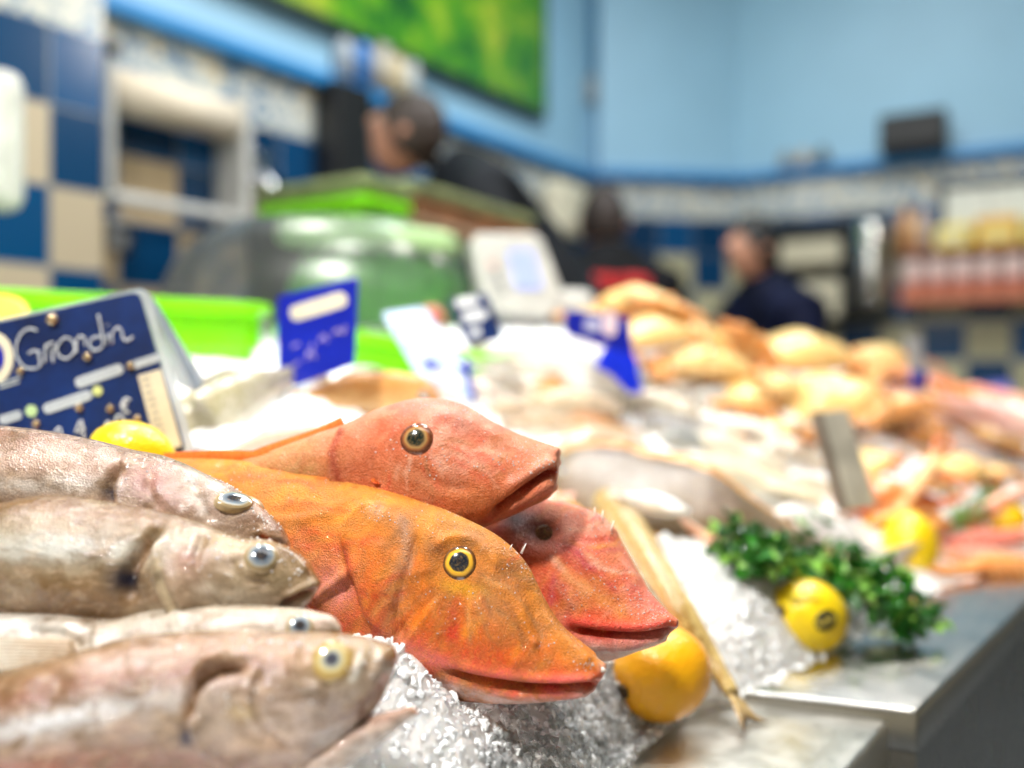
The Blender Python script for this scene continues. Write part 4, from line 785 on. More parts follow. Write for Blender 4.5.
heapfish('whiting',[(660,392),(715,392),(765,400)],9,'fish',(.72,.68,.62),(.93,.9,.88),'pinkish silver fish tucked under the crabs',SI)
heapfish('whiting',[(760,455),(800,452),(845,470)],11,'fish',(.78,.74,.66),wh,'pale fish beside the foot of the leaning grey board',SI)
heapfish('whiting',[(655,470),(700,490),(750,512),(790,530)],8,'fish',tn,(.8,.6,.4),'brown slender fish squeezed between the flatfish and the long cream squid',SI)
heapfish('red_mullet',[(560,418),(600,424),(640,432)],9,'fish',(.62,.30,.14),(.8,.6,.45),'reddish small fish among the cream squids right of the gurnard snout',SI,mat=M_ORF)
heapfish('whiting',[(480,402),(515,412),(560,424)],11,'fish',(.62,.46,.34),(.8,.7,.58),'pink-brown fish directly above the uppermost gurnard snout',SI)
heapfish('whiting',[(600,396),(640,398),(690,404)],9,'fish',(.70,.58,.42),(.84,.76,.62),'beige fish just behind the bright white squid',SI)
heapfish('whiting',[(700,425),(745,440),(800,452)],9,'fish',(.50,.42,.32),(.8,.74,.6),'olive-grey fish between two white squids on the right',SI)
heapfish('whiting',[(790,478),(820,490),(855,505)],9,'fish',(.60,.50,.36),(.84,.76,.62),'tan fish end poking out under the leaning grey board',SI)
heapfish('whiting',[(560,372),(520,366),(470,362)],10,'fish',(.66,.56,.46),(.84,.78,.68),'beige fish under the grey-white one, behind the pale blue card',SI,Y=[1.04,1.06,1.08])
# flatfish -----------------------------------------------------------
fr=[hit(x,y,.018) for x,y in [(545,470),(600,478),(680,500),(760,528),(835,552)]]
rt=empty('flatfish',fr[2],label='large brown mottled flatfish with an orange fringe behind the parsley',cat='fish'); o=np.array(rt.location)
w0=.062
hh=[(0,.003),(.1,.010),(.4,.013),(.8,.008),(1,.003)]; hw=[(0,w0*.18),(.08,w0*.55),(.25,w0*.92),(.5,w0),(.75,w0*.72),(.93,w0*.28),(1,w0*.18)]
upn=np.array([.25,-.55,.8])
b_,pp,S,W,h,w=path_fish('flatfish',fr,hh,hw,M_SOLE,lambda t,c,s,V: cmix((.66,.55,.45),(.17,.11,.055),np.clip(.5+c*2,0,1)),rt,up=upn,wob=.004)
for sd in (1,-1):
    n=60; V=[];C=[]
    for q in (0,.5,1):
        for i in range(n):
            a=i/(n-1); k=int((.06+.88*a)*(len(pp)-1)); V.append(pp[k]+S[k]*sd*(w[k]*.93+q*.016*math.sin(math.pi*a)**.5+.001*math.sin(i*1.9)*q)+W[k]*(.002)-o); C.append((.80,.36,.06) if q<.6 else (.62,.22,.03))
    m3=len(V); V=V+[v-W[0]*.0012 for v in V]; C=C+C; g=[(r*n+i,r*n+i+1,(r+1)*n+i+1,(r+1)*n+i) for r in (0,1) for i in range(n-1)]; Fc=g+[tuple(a+m3 for a in f)[::-1] for f in g]+[(2*n+i,2*n+i+1,2*n+i+1+m3,2*n+i+m3) for i in range(n-1)]
    mesh('fringe_fin',V,Fc,M_ORF,rt,col=np.array(C),label='orange fringe fin')
T=pp[-1]-pp[-3]; T/=np.linalg.norm(T); V,Fc=tail_vf(pp[-1],T,S[-1],W[-1],.035,.024,-.1); mesh('tail_fin',V-o,Fc,bpy.data.materials['fin_pale'],rt)
for q in (.07,.09): k=int(q*len(pp)); eye(rt,pp[k]+W[k]*h[k]+S[k]*(.012 if q>.08 else -.006)-o,W[k],.005,WR,EYE)
heapfish('whiting',[(545,500),(600,505),(660,520),(720,548),(760,572)],11,'fish',(.75,.38,.26),(.92,.72,.62),'pinkish fish along the lower edge of the flatfish',mat=M_ORF)
heapfish('cod_fillet',[(770,520),(810,530),(850,545),(885,555)],20,'fish',(.96,.93,.90),(.95,.82,.76),'bright white-bellied fish behind the parsley, left of the far lemon')
heapfish('whiting',[(640,500),(660,505),(690,512)],9,'squid',(.93,.92,.86),wh,'small wet squid glittering on the flatfish',lift=.032,cat='squid')
# crabs --------------------------------------------------------------
M_CRAB=fish_mat('crab_shell',(.62,.28,.05),22,.6,(1,.84,.46),60,.6,rough=.3,coat=.6,grain=.4,gscale=300,gdist=.001,sss=.05)
def crab_proto(label, col=(.96,.68,.26), col2=(.88,.60,.30)):
    root=empty('crab',(0,0,0),label=label,cat='crab',group='crabs heaped at the back right')
    N,M=26,56; V=[];C=[]
    for i in range(N):
        ph=math.pi*i/(N-1)
        for j in range(M):
            a=2*math.pi*j/M; r=math.sin(ph); z=math.cos(ph)
            ex=1+ .035*math.cos(a*14)*r**8*(math.sin(a)>-.2); X=.078*r*abs(math.cos(a))**.85*math.copysign(1,math.cos(a))*ex; Yy=.060*r*math.sin(a)*ex*(1.05 if math.sin(a)>0 else .9)
            Z=(.040*z if z>0 else .016*z); Z+=.003*math.cos(X*70)*(z>0)*z - .002*abs(math.sin(X*60))*(z>0)*z
            V.append((X,Yy,Z)); f=min(1,max(0,.5+z*1.2)); C.append([col2[k]*(1-f)+col[k]*f for k in range(3)])
    mesh('carapace',V,[f[::-1] for f in grid_faces(N,M)],M_CRAB,root,col=np.array(C))
    for sd in (1,-1):
        for k in range(4):
            y=.018-.020*k; L=[(sd*.058,y*.9,-.006),(sd*(.084-.003*k),y-.002,.004),(sd*(.086-.005*k),y-.012-.005*k,-.016),(sd*(.066-.006*k),y-.024-.006*k,-.026)]
            V,Fc=tube_vf(smooth_line(L,4),[.0075]*5+[.006]*4+[.004,.003,.002,.001],8); mesh('leg',V,Fc,M_CRAB,root,col=np.tile((.80,.34,.10),(len(V),1)))
        L=smooth_line([(sd*.050,.030,-.004),(sd*.078,.050,0),(sd*.066,.078,-.002)],5); V,Fc=tube_vf(L,np.linspace(.009,.012,len(L)),10)
        v2,f2=ico_vf(2); v2=[(x*.016+sd*.052,y*.024+.088,z*.012-.002) for x,y,z in v2]; v3,f3=tube_vf([(sd*.050,.104,.001),(sd*.040,.120,0),(sd*.026,.128,-.001)],[.009,.006,.001],8); v4,f4=tube_vf([(sd*.042,.098,0),(sd*.030,.112,0),(sd*.024,.124,0)],[.006,.004,.001],8)
        V,Fc=join([(V,Fc),(v2,f2),(v3,f3),(v4,f4)]); c=np.tile((.84,.36,.12),(len(V),1)); c[-len(v3)-len(v4):]=(.10,.04,.03); mesh('claw',V,Fc,M_CRAB,root,col=c)
        v,f=ico_vf(1); mesh('eye',[(x*.0035+sd*.013,y*.0035+.050,z*.0035+.008) for x,y,z in v],f,bpy.data.materials['sticker_black'],root)
    return root
def copy_tree(o,parent=None):
    c=o.copy(); COL.objects.link(c); c.parent=parent
    for ch in o.children: copy_tree(ch,c)
    return c
crab0=crab_proto('c'); used0=[False]
def crab(px,py,lift,wpx,rot,label,Y=None):
    p=hit(px,py,lift,.6) if Y is None else P(px,py,Y); o=crab0 if not used0[0] else copy_tree(crab0); used0[0]=True
    o.location=p; s=wpx*p[1]/F/.152; o.scale=(s,s,s); o.rotation_euler=rot; o['label']=label; return o
crab(798,360,.055,108,(.15,0,.2),'largest pale yellow-orange crab at the crest of the heap, right of the navy jacket')
crab(822,402,.030,104,(-.35,.1,2.8),'yellow crab in the middle, directly behind the leaning grey board')
crab(897,418,.028,84,(-.3,.3,1.2),'rounded orange-brown crab right of the leaning grey board')
crab(882,364,.045,70,(.2,.2,.6),'crab at the right end of the crest beside the white sign holder')
crab(735,350,.045,66,(.5,.2,2.2),'brown-shadowed crab just left of the largest one')
crab(650,340,.060,92,(.1,-.1,.4),'yellow-cream crab right of the ultramarine board')
crab(634,303,.095,66,(.2,.0,-.3),'highest orange crab, behind the ultramarine board')
crab(665,318,.085,66,(.3,.2,1.9),'small crab on the crest under the black jacket with red print')
crab(700,372,.030,104,(-.1,.1,.1),'wide cream crab low in the heap, right of the blue board foot')
crab(744,398,.018,70,(.1,-.2,1.4),'small crab above the grey-white fish, left of the yellow crab')
crab(592,322,.06,50,(.2,.1,.9),'crab behind the ultramarine board, next to the white scale tray')
crab(855,385,.040,66,(-.2,.4,2.4),'crab between the crest crab and the orange-brown one')
crab(700,338,.060,60,(.4,.3,.2),'crab on the crest below the gap between the two dark jackets')
crab(928,440,.012,54,(-.3,.3,.9),'small brown crab right of the orange-brown one')
crab(860,470,.008,70,(-.5,.2,2.0),'dark olive-brown crab low behind the leaning grey board')
crab(965,472,.012,60,(.3,.2,.4),'cream-topped crab at the right, above the parsley sprig')
crab(1000,440,.02,60,(.3,-.2,1.5),'crab at the right edge under the pink langoustine row')
crab(770,440,.0,74,(.2,.1,2.9),'crab half buried at the foot of the yellow crab, left of the leaning grey board')
crab(940,405,.035,56,(.2,-.1,.3),'crab right of the white sign holder, at the start of the langoustine rows')
crab(990,478,.012,52,(.1,.2,2.2),'crab behind the parsley sprig, closest to the right edge')
crab(935,480,.004,66,(-.2,.1,1.6),'brown crab directly above the far lemon')
crab(775,392,.02,70,(.0,.1,.5),'crab squeezed between the largest and the yellow crab')
crab(905,512,.010,70,(-.2,.2,-.6),'reddish crab with raised claws, behind the far lemon')
# raised red claws
M_RED=fish_mat('red_shell',(.75,.12,.02),60,.5,(1,.6,.3),120,.5,rough=.25,coat=.8,grain=.2,gscale=300)
def claw_thing(px, half, label, Y, col=(.93,.34,.12)):
    pts=[P(a,b,y) for (a,b),y in zip(px,Y)]; root=empty('crab_claw',pts[1],label=label,cat='crab claw',group='red crab claws beside the far lemon'); o=np.array(root.location); r=half*Y[0]/F
    L=smooth_line(np.array(pts),6); n=len(L); V,Fc=tube_vf(L-o,[r*(.6+.5*math.sin(math.pi*min(1,i/(n-1)*1.2))) for i in range(n)],14,flat=.7); mesh('palm',V,Fc,M_RED,root,col=np.tile(col,(len(V),1)))
    D=L[-1]-L[-3]; D/=np.linalg.norm(D); U=np.cross(D,(0,-1,.2)); U/=np.linalg.norm(U)
    for sd in (1,-1):
        q=[L[-1]-o+U*sd*r*.4,L[-1]-o+D*r*1.3+U*sd*r*.75,L[-1]-o+D*r*2.6+U*sd*r*.15]; V,Fc=tube_vf(smooth_line(q,4),np.linspace(r*.45,r*.08,9),8); mesh('finger',V,Fc,M_RED,root,col=np.tile((.85,.22,.07),(len(V),1)))
claw_thing([(862,500),(885,492),(915,490)],19,'thick orange-red crab claw lying flat behind the far lemon',[1.08,1.08,1.07])
claw_thing([(908,500),(922,478),(938,452)],10,'slender pale orange crab claw pointing up beside the thick one',[1.04,1.05,1.07],(.96,.55,.25))
claw_thing([(835,512),(850,505),(872,515)],11,'dark red crab claw at the foot of the leaning grey board',[1.06,1.06,1.05],(.80,.10,.03))
claw_thing([(862,525),(885,518),(915,512)],8,'yellow-orange crab claw under the thick one',[1.04,1.04,1.04],(.95,.55,.08))
# langoustines -------------------------------------------------------
def langoustine(px, Y, half, label, group=None, col=(.93,.42,.26)):
    pts=np.array([P(a,b,y) for (a,b),y in zip(px,Y)]); root=empty('langoustine',pts[1],label=label,cat='langoustine',group=group); o=np.array(root.location); r=half*Y[0]/F
    L=smooth_line(pts,14); n=len(L); rr=[r*(.35+.65*min(1,i/(n*.15)))*(1 if i<n*.45 else (1-.5*(i-n*.45)/(n*.55)))*(1+(.10*abs(math.sin(i*.75)) if i>n*.45 else 0)) for i in range(n)]
    k=int(n*.45); V,Fc=tube_vf(L[:k+1]-o,rr[:k+1],12); mesh('carapace',V,Fc,M_RED,root,col=np.tile(col,(len(V),1)))
    V,Fc=tube_vf(L[k:]-o,rr[k:],12); mesh('tail',V,Fc,M_RED,root,col=np.tile(np.array(col)*.5+np.array((.48,.40,.35)),(len(V),1)))
    D=L[0]-L[3]; D/=np.linalg.norm(D); S=np.cross(D,(0,0,1)); S/=np.linalg.norm(S)
    T=-D; V,Fc=tail_vf(L[-1]-o,(L[-1]-L[-3])/np.linalg.norm(L[-1]-L[-3]),S,np.cross(S,D),r*1.6,r*1.2,-.2); mesh('tail_fan',V,Fc,M_RED,root,col=np.tile(col,(len(V),1)))
    for sd in (1,-1):
        q=[L[4]-o+S*sd*r*.6,L[2]-o+S*sd*r*1.7+D*r,L[0]-o+S*sd*r*1.5+D*r*3,L[0]-o+S*sd*r*.8+D*r*5.5]; q=smooth_line(q,4); V,Fc=tube_vf(q,[r*.28+r*.22*math.sin(math.pi*i/(len(q)-1)) if i<len(q)-1 else r*.05 for i in range(len(q))],8); mesh('claw',V,Fc,M_RED,root,col=np.tile(col,(len(V),1)))
        q=smooth_line([L[0]-o,L[0]-o+D*r*3+S*sd*r*2+np.array((0,0,r*2)),L[0]-o+D*r*5+S*sd*r*4+np.array((0,0,r))],4); V,Fc=tube_vf(q,r*.06,5); mesh('antenna',V,Fc,M_RED,root,col=np.tile(col,(len(V),1)))
        for j in range(4):
            b=L[4+3*j]-o+S*sd*r*.7; V,Fc=tube_vf([b,b+S*sd*r*1.2+np.array((0,0,r*.3)),b+S*sd*r*1.9-np.array((0,0,r*.9))],[r*.13,r*.1,r*.04],6); mesh('leg',V,Fc,M_RED,root,col=np.tile(col,(len(V),1)))
    return root
langoustine([(956,532),(990,508),(1030,490),(1075,480)],[1.10,1.12,1.14,1.18],9,'pink langoustine slanting up to the right above the small lemon','langoustines at the right edge')
langoustine([(955,540),(1000,538),(1050,534),(1090,530)],[1.06,1.07,1.09,1.11],9,'pink-red langoustine lying level just under the slanting one','langoustines at the right edge',(.93,.30,.24))
langoustine([(965,566),(1005,566),(1060,572),(1100,580)],[.99,1.0,1.0,1.0],12,'orange langoustine lowest at the right edge, resting over the steel','langoustines at the right edge',(.93,.40,.12))
langoustine([(945,552),(985,553),(1030,560),(1070,566)],[1.02,1.03,1.04,1.05],6,'thin pale langoustine between the level one and the orange one','langoustines at the right edge',(.88,.62,.5))
for k,(px,lb,c) in enumerate([([(930,383),(955,393),(1000,405),(1040,412)],'orange langoustine at the head of the far row beside the blue clip',(.93,.34,.10)),([(960,388),(990,397),(1030,404),(1060,408)],'orange-red langoustine in the far row below the small blue board',(.90,.30,.14)),
    ([(965,408),(1000,414),(1040,424),(1070,430)],'large pale pink langoustine in front of the far row',(.95,.62,.58)),([(990,424),(1020,430),(1050,440),(1080,446)],'pale pink langoustine lowest of the far row',(.93,.66,.60)),([(935,402),(960,410),(990,420),(1010,428)],'brownish langoustine under the head of the far row',(.62,.28,.14))]):
    langoustine(px,[1.60,1.58,1.55,1.53] if k!=2 else [1.5,1.5,1.45,1.45],9 if k!=2 else 15,lb,'langoustines in the far row at the right',c)
parsley([hit(955,522,.01),hit(975,512,.02),hit(995,500,.02),hit(1010,492,.01)],70,.012,.010,'small parsley sprig at the right edge among crabs and langoustines',seed=5)
# boards on the right
pl6=Plane(842,460,1.0,yaw=30,tilt=18)
s=pl6.root('price_board',label='blank grey back of a narrow board leaning in front of the yellow crab',cat='sign'); prism('card',pl6,rounded([(812,412),(848,409),(878,506),(844,512)],4),.004,simple('board_back_grey',(.60,.56,.46),.45,coat=.2,var=.2,vs=20),s,bev=.001)
prism('frame_edge',pl6,rounded([(812,412),(820,411),(848,511),(840,512)],2),.006,simple('edge_brown',(.22,.17,.13),.4),s,out=.001,bev=.0006)
pl7=Plane(914,360,1.45,yaw=30,tilt=8)
s=pl7.root('sign_holder',label='white translucent sign holder on a blue clip at the right end of the crab crest',cat='sign holder'); prism('panel',pl7,rounded([(905,334),(921,336),(928,378),(912,378)],3),.003,M_FROST,s,bev=.0008)
prism('clip',pl7,rounded([(912,370),(926,372),(924,390),(914,388)],3),.012,M_ROYAL,s,out=.006,bev=.002,label='blue clip')
pl8=Plane(1000,390,1.9,yaw=-20,tilt=25)
s=pl8.root('price_board',label='small blue board lying behind the far row of langoustines',cat='sign'); prism('card',pl8,rounded([(980,384),(1008,380),(1018,400),(992,408)],3),.004,M_ROYAL,s,bev=.001); pill(pl8,s,988,392,1000,389,3,bpy.data.materials['print_lilac'],'text_bar',.002)
# ------------------------------------------------------------------ the hall
def sstep(p): return p
TL=.17; RH=.90+CZ
def blue_paint(name,c):
    m,nt,b=new_mat(name); nt.links.new(ramp(nt,noise(nt,3,4),[(.3,tuple(x*.93 for x in c)),(.7,c)]),b.inputs['Base Color']); b.inputs['Roughness'].default_value=.45; bump(nt,b,[(noise(nt,60,3),.1,.002)]); return m
M_PAINT=blue_paint('pale_blue_paint',(.34,.60,.78)); M_RAIL=blue_paint('bright_blue_gloss',(.015,.24,.58))
def tile_mat(name,allblue_row=True,ph=0,pv=0,beige=(.47,.36,.22)):
    """square tiles in the wall's own x/z; one plain blue course under the border, a blue and cream check below"""
    m,nt,b=new_mat(name); tc=nt.nodes.new('ShaderNodeTexCoord'); sp=nt.nodes.new('ShaderNodeSeparateXYZ'); nt.links.new(tc.outputs['Object'],sp.inputs[0])
    def M(op,a,c=None,**k):
        n=nt.nodes.new('ShaderNodeMath'); n.operation=op
        for i,v in enumerate((a,c)):
            if v is None: continue
            if hasattr(v,'links'): nt.links.new(v,n.inputs[i])
            else: n.inputs[i].default_value=v
        return n.outputs[0]
    u=M('DIVIDE',M('ADD',sp.outputs[0],ph+50*TL),TL); v=M('DIVIDE',M('SUBTRACT',RH-TL,sp.outputs[2]),TL)
    fu=M('FLOOR',u); fv=M('FLOOR',v); par=M('MODULO',M('ADD',M('ADD',fu,fv),100+pv),2)
    if allblue_row: par=M('MULTIPLY',par,M('GREATER_THAN',v,1.0))
    isb=M('GREATER_THAN',par,.5)
    vn=nt.nodes.new('ShaderNodeTexWhiteNoise'); cb=nt.nodes.new('ShaderNodeCombineXYZ'); nt.links.new(fu,cb.inputs[0]); nt.links.new(fv,cb.inputs[1]); nt.links.new(cb.outputs[0],vn.inputs[0])
    blue=mix(nt,vn.outputs[0],(.001,.030,.085),(.002,.09,.26)); bg=mix(nt,vn.outputs[0],tuple(x*.85 for x in beige),tuple(min(1,x*1.15) for x in beige)); c=mix(nt,isb,blue,bg)
    gu=M('ABSOLUTE',M('SUBTRACT',M('FRACT',u),.5)); gv=M('ABSOLUTE',M('SUBTRACT',M('FRACT',v),.5)); g=M('GREATER_THAN',M('MAXIMUM',gu,gv),.486)
    c=mix(nt,g,c,(.27,.27,.24)); nt.links.new(c,b.inputs['Base Color']); b.inputs['Roughness'].default_value=.22; return m
def border_mat():
    m,nt,b=new_mat('patterned_border_tiles'); v=voronoi(nt,13,'F1'); d=noise(nt,16,4,.6,dist=2)
    c=mix(nt,ramp(nt,d,[(.50,0.0),(.56,.9)]),(.66,.66,.58),(.05,.17,.34)); c=mix(nt,ramp(nt,v,[(.16,.9),(.24,0.0)]),c,(.72,.50,.16)); c=mix(nt,ramp(nt,voronoi(nt,24),[(.10,.7),(.2,0.0)]),c,(.08,.2,.38))
    nt.links.new(c,b.inputs['Base Color']); b.inputs['Roughness'].default_value=.22; return m
M_BORD=border_mat()
def wall(name, A, B, tilem, zmax=3.4, thick=.12):
    A=np.array(A,float); B=np.array(B,float); L=np.linalg.norm(B-A); t=(B-A)/L; ang=math.atan2(t[1],t[0]); V=[];Fc=[];mi=[]
    zs=[0,RH-TL,RH,zmax]
    for z0,z1,m_ in zip(zs[:-1],zs[1:],(0,1,2)):
        v,f=box_vf(0,L,0,thick,z0,z1); n=len(V); V+=v; Fc+=[tuple(i+n for i in q) for q in f]; mi+=[m_]*6
    return mesh(name,V,Fc,None,mats=[tilem,M_BORD,M_PAINT],mi=mi,smooth=False,loc=(A[0],A[1],0),rot=(0,0,ang),kind='structure'),A,t,L,ang
def trim(name,A,t,ang,s0,s1,z0,z1,out,mat,th=.0):
    v,f=box_vf(s0,s1,-out,th,z0,z1); o=mesh(name,v,f,mat,smooth=False,loc=(A[0],A[1],0),rot=(0,0,ang),kind='structure'); bevel(o,.006,2); return o
LA=np.array([-1.02,2.19]); tl=np.array([.589,.808]); 
M_T1=tile_mat('wall_tiles',ph=.0,pv=0); M_T2=tile_mat('pier_tiles',ph=.115,pv=1,beige=(.50,.42,.30)); M_T3=tile_mat('end_wall_tiles',ph=.05,pv=0,beige=(.50,.47,.30))
wl=wall('wall_left',LA-tl*1.0,LA+tl*2.385,M_T1); wm=wall('wall_back',(.41,4.04),(1.088,4.15),M_T3); rdv=np.array([1.032,-.575]); rdv/=np.linalg.norm(rdv); wr=wall('wall_right',(1.088,4.15),np.array([1.088,4.15])+rdv*3.2,M_T3)
pe=np.array([-.899,1.895]); wp=wall('wall_pier',pe-tl*1.7,pe,M_T2,thick=.22)
for w_,n in ((wl,'trim_1'),(wm,'trim_2'),(wr,'trim_3')): trim(n,w_[1],w_[2],w_[4],0 if n!='trim_3' else .0,w_[3],RH,RH+.045,.05,M_RAIL)
trim('trim_4',wp[1],wp[2],wp[4],0,wp[3],RH,RH+.045,.03,M_RAIL)
v,f=box_vf(-3,4.5,-1.6,5.6,-.05,0); mesh('floor',v,f,simple('wet_floor',(.16,.17,.18),.25,var=.2,vs=4),smooth=False,kind='structure')
v,f=box_vf(-3,4.5,-1.6,5.6,3.4,3.5); mesh('ceiling',v,f,simple('white_ceiling',(.45,.47,.48),.7),smooth=False,kind='structure')
v,f=box_vf(-3,4.5,-1.7,-1.6,0,3.4); mesh('wall_front',v,f,simple('cream_plaster',(.55,.48,.36),.7),smooth=False,kind='structure')
v,f=box_vf(-3.1,-3,-1.7,5.6,0,3.4); mesh('wall_far_left',v,f,M_PAINT,smooth=False,kind='structure')
v,f=box_vf(4.5,4.6,-1.7,5.6,0,3.4); mesh('wall_far_right',v,f,bpy.data.materials['cream_plaster'],smooth=False,kind='structure')
# things fixed on the walls: placed in each wall's own frame
class WF:
    def __init__(s,w): s.A,s.t,s.L,s.ang=w[1],w[2],w[3],w[4]
    def sh(s,px,py,out=0):
        n=np.array([s.t[1],-s.t[0]])*out; O=s.A+n; r=(px-CX)/F; k=(r*O[1]-O[0])/(s.t[0]-r*s.t[1]); Y=O[1]+k*s.t[1]; return k,CZ+(HY-py)/F*Y
    def root(s,name,k,z,out=0,**kw): n=np.array([s.t[1],-s.t[0]])*out; p=s.A+s.t*k+n; return empty(name,(p[0],p[1],z),(0,0,s.ang),**kw)
WL,WM,WR_,WP=WF(wl),WF(wm),WF(wr),WF(wp)
def lbox(name,x0,x1,y0,y1,z0,z1,mat,root,bv=.004,**k):
    v,f=box_vf(x0,x1,y0,y1,z0,z1); o=mesh(name,v,f,mat,root,smooth=False,**k)
    if bv: bevel(o,bv,2)
    return o
# large green picture
k0,_=WL.sh(200,0); k1,_=WL.sh(538,60); r=WL.root('picture',k1-1.9,CZ+1.10,.0,label='large framed picture of sunlit green foliage high on the left wall',cat='picture')
m,nt,b=new_mat('foliage_print'); n1=noise(nt,5.5,9,.7,dist=.5); c=ramp(nt,n1,[(.25,(.004,.03,.02)),(.40,(.02,.13,.02)),(.50,(.07,.30,.015)),(.58,(.22,.40,.02)),(.70,(.50,.52,.05)),(.82,(.62,.66,.35))]); nt.links.new(c,b.inputs['Base Color']); b.inputs['Roughness'].default_value=.25
W_=1.9; lbox('print',.02,W_-.02,-.045,-.01,.02,1.0,m,r,0); Mfr=simple('frame_dark_green',(.01,.03,.02),.4)
lbox('frame',0,W_,-.05,-.01,-.01,.02,Mfr,r); lbox('frame',W_-.02,W_,-.05,-.01,.02,1.0,Mfr,r)
# paper roll dispenser
ka,za=WL.sh(118,90,.1); kb,zb=WL.sh(232,120,.1); r=WL.root('paper_roll_holder',ka,za,.0,label='white wall bracket holding a thick roll of cream paper, left wall',cat='paper roll holder')
ww=kb-ka; M_WP=simple('white_plastic',(.58,.58,.55),.4); M_PAPR=simple('cream_paper',(.85,.74,.58),.8,var=.04); M_BLK=simple('black_plastic',(.01,.01,.012),.35); M_GRY=simple('grey_plastic',(.30,.31,.32),.4)
lbox('bracket',-.05,-.025,-.14,0,-.26,.07,M_WP,r,.01); lbox('bracket',ww+.01,ww+.04,-.14,0,-.30,.07,M_WP,r,.01); lbox('rail',-.06,ww+.045,-.13,-.10,-.28,-.25,M_WP,r,.008); lbox('cap',-.055,-.015,-.15,-.05,.07,.10,M_BLK,r,.006)
V,Fc=tube_vf([(-.02,-.09,.0),(ww,-.09,.0)],.056,28); mesh('paper_roll',V,Fc,M_PAPR,r)
# bottles on the rail beside the picture
for k,(px,c,h,rr,lb,ct) in enumerate([(338,(.45,.50,.55),.17,.035,'grey-white bottle on the blue ledge under the picture, nearest','bottle'),(356,(.06,.25,.65),.20,.032,'blue bottle second on the blue ledge','bottle'),(374,(.48,.44,.36),.16,.036,'off-white jar third on the blue ledge','jar'),(390,(.75,.62,.38),.20,.034,'tan bottle fourth on the blue ledge','bottle'),(404,(.46,.48,.46),.14,.034,'pale cup at the far end of the ledge row','cup')]):
    s_,_=WL.sh(px,90); r=WL.root('bottle' if ct=='bottle' else ct,s_,RH+.045,.025,label=lb,cat=ct,group='containers on the blue ledge'); V,Fc=lathe_vf([(.001,0),(rr,.002),(rr*1.02,h*.55),(rr*.9,h*.68),(rr*.4,h*.8),(rr*.38,h*.92),(.001,h*.92)] if ct=='bottle' else [(.001,0),(rr,.002),(rr*1.08,h),(rr,h),(.001,h*.9)],20); mesh('body',V,Fc,simple('glaze_%d'%k,c,.3),r)
    if ct=='bottle': V,Fc=lathe_vf([(.001,h*.9),(rr*.45,h*.9),(rr*.45,h),(.001,h)],16); mesh('cap',V,Fc,M_WP if k!=0 else bpy.data.materials['royal_card'],r)
# tap with hose under the roll holder
k_,z_=WL.sh(262,190,.06); r=WL.root('wall_tap',k_,z_,0,label='chrome wall tap with a black hose on the left wall tiles',cat='tap'); Mch=new_mat('chrome')[0]; Mch.node_tree.nodes['Principled BSDF'].inputs['Metallic'].default_value=1; Mch.node_tree.nodes['Principled BSDF'].inputs['Roughness'].default_value=.15
V,Fc=tube_vf([(-.12,-.03,.03),(.12,-.03,.03)],.018,12); mesh('pipe',V,Fc,Mch,r); V,Fc=tube_vf(smooth_line([(0,-.0,.03),(0,-.08,.03),(0,-.11,-.03)],5),.014,10); mesh('spout',V,Fc,Mch,r); V,Fc=tube_vf(smooth_line([(0,-.11,-.03),(.01,-.11,-.2),(-.04,-.08,-.5)],6),.02,10); mesh('hose',V,Fc,M_BLK,r); lbox('handle',-.02,.02,-.06,-.03,.05,.11,Mch,r)
k_,z_=WL.sh(128,240,.05); r=WL.root('wall_hook',k_,z_,0,label='small dark hook on the tiles low beside the pier',cat='hook'); V,Fc=tube_vf(smooth_line([(0,0,.03),(0,-.05,.03),(0,-.06,-.02),(0,-.03,-.04)],5),.008,8); mesh('hook',V,Fc,M_BLK,r); lbox('plate',-.03,.03,-.012,0,-.02,.06,M_GRY,r)
# dark cabinet strip behind the near person
k_,z_=WL.sh(341,160,.05); r=WL.root('wall_cabinet',k_,z_-.12,0,label='narrow black box on the left wall behind the bending person',cat='cabinet'); lbox('case',-.07,.09,-.10,0,0,.36,M_BLK,r,.01); lbox('door',-.06,.08,-.112,-.10,.01,.35,bpy.data.materials['dark_panel'],r,.004)
k_,z_=WL.sh(566,212,.05); r=WL.root('towel_dispenser',k_,z_-.13,0,label='cream towel dispenser on the wall beside the black jacket',cat='dispenser'); lbox('case',-.15,.10,-.12,0,0,.26,simple('cream_plastic',(.80,.74,.55),.4),r,.05); lbox('slot',-.09,.06,-.10,-.02,-.006,.01,M_BLK,r,.002)
# conduit with switch
k_,z_=WL.sh(594,88,.03); r=WL.root('wall_conduit',k_,z_,0,label='thin blue conduit with a dark switch box near the wall corner',cat='conduit'); V,Fc=tube_vf([(0,-.02,.0),(0,-.02,1.2)],.013,10); mesh('pipe',V,Fc,simple('conduit_blue',(.10,.32,.52),.4),r); lbox('switch_box',-.035,.035,-.05,0,-.07,.05,M_GRY,r,.008)
V,Fc=tube_vf([(.12,-.02,.35),(.12,-.02,1.2)],.010,10); mesh('pipe',V,Fc,bpy.data.materials['conduit_blue'],r)
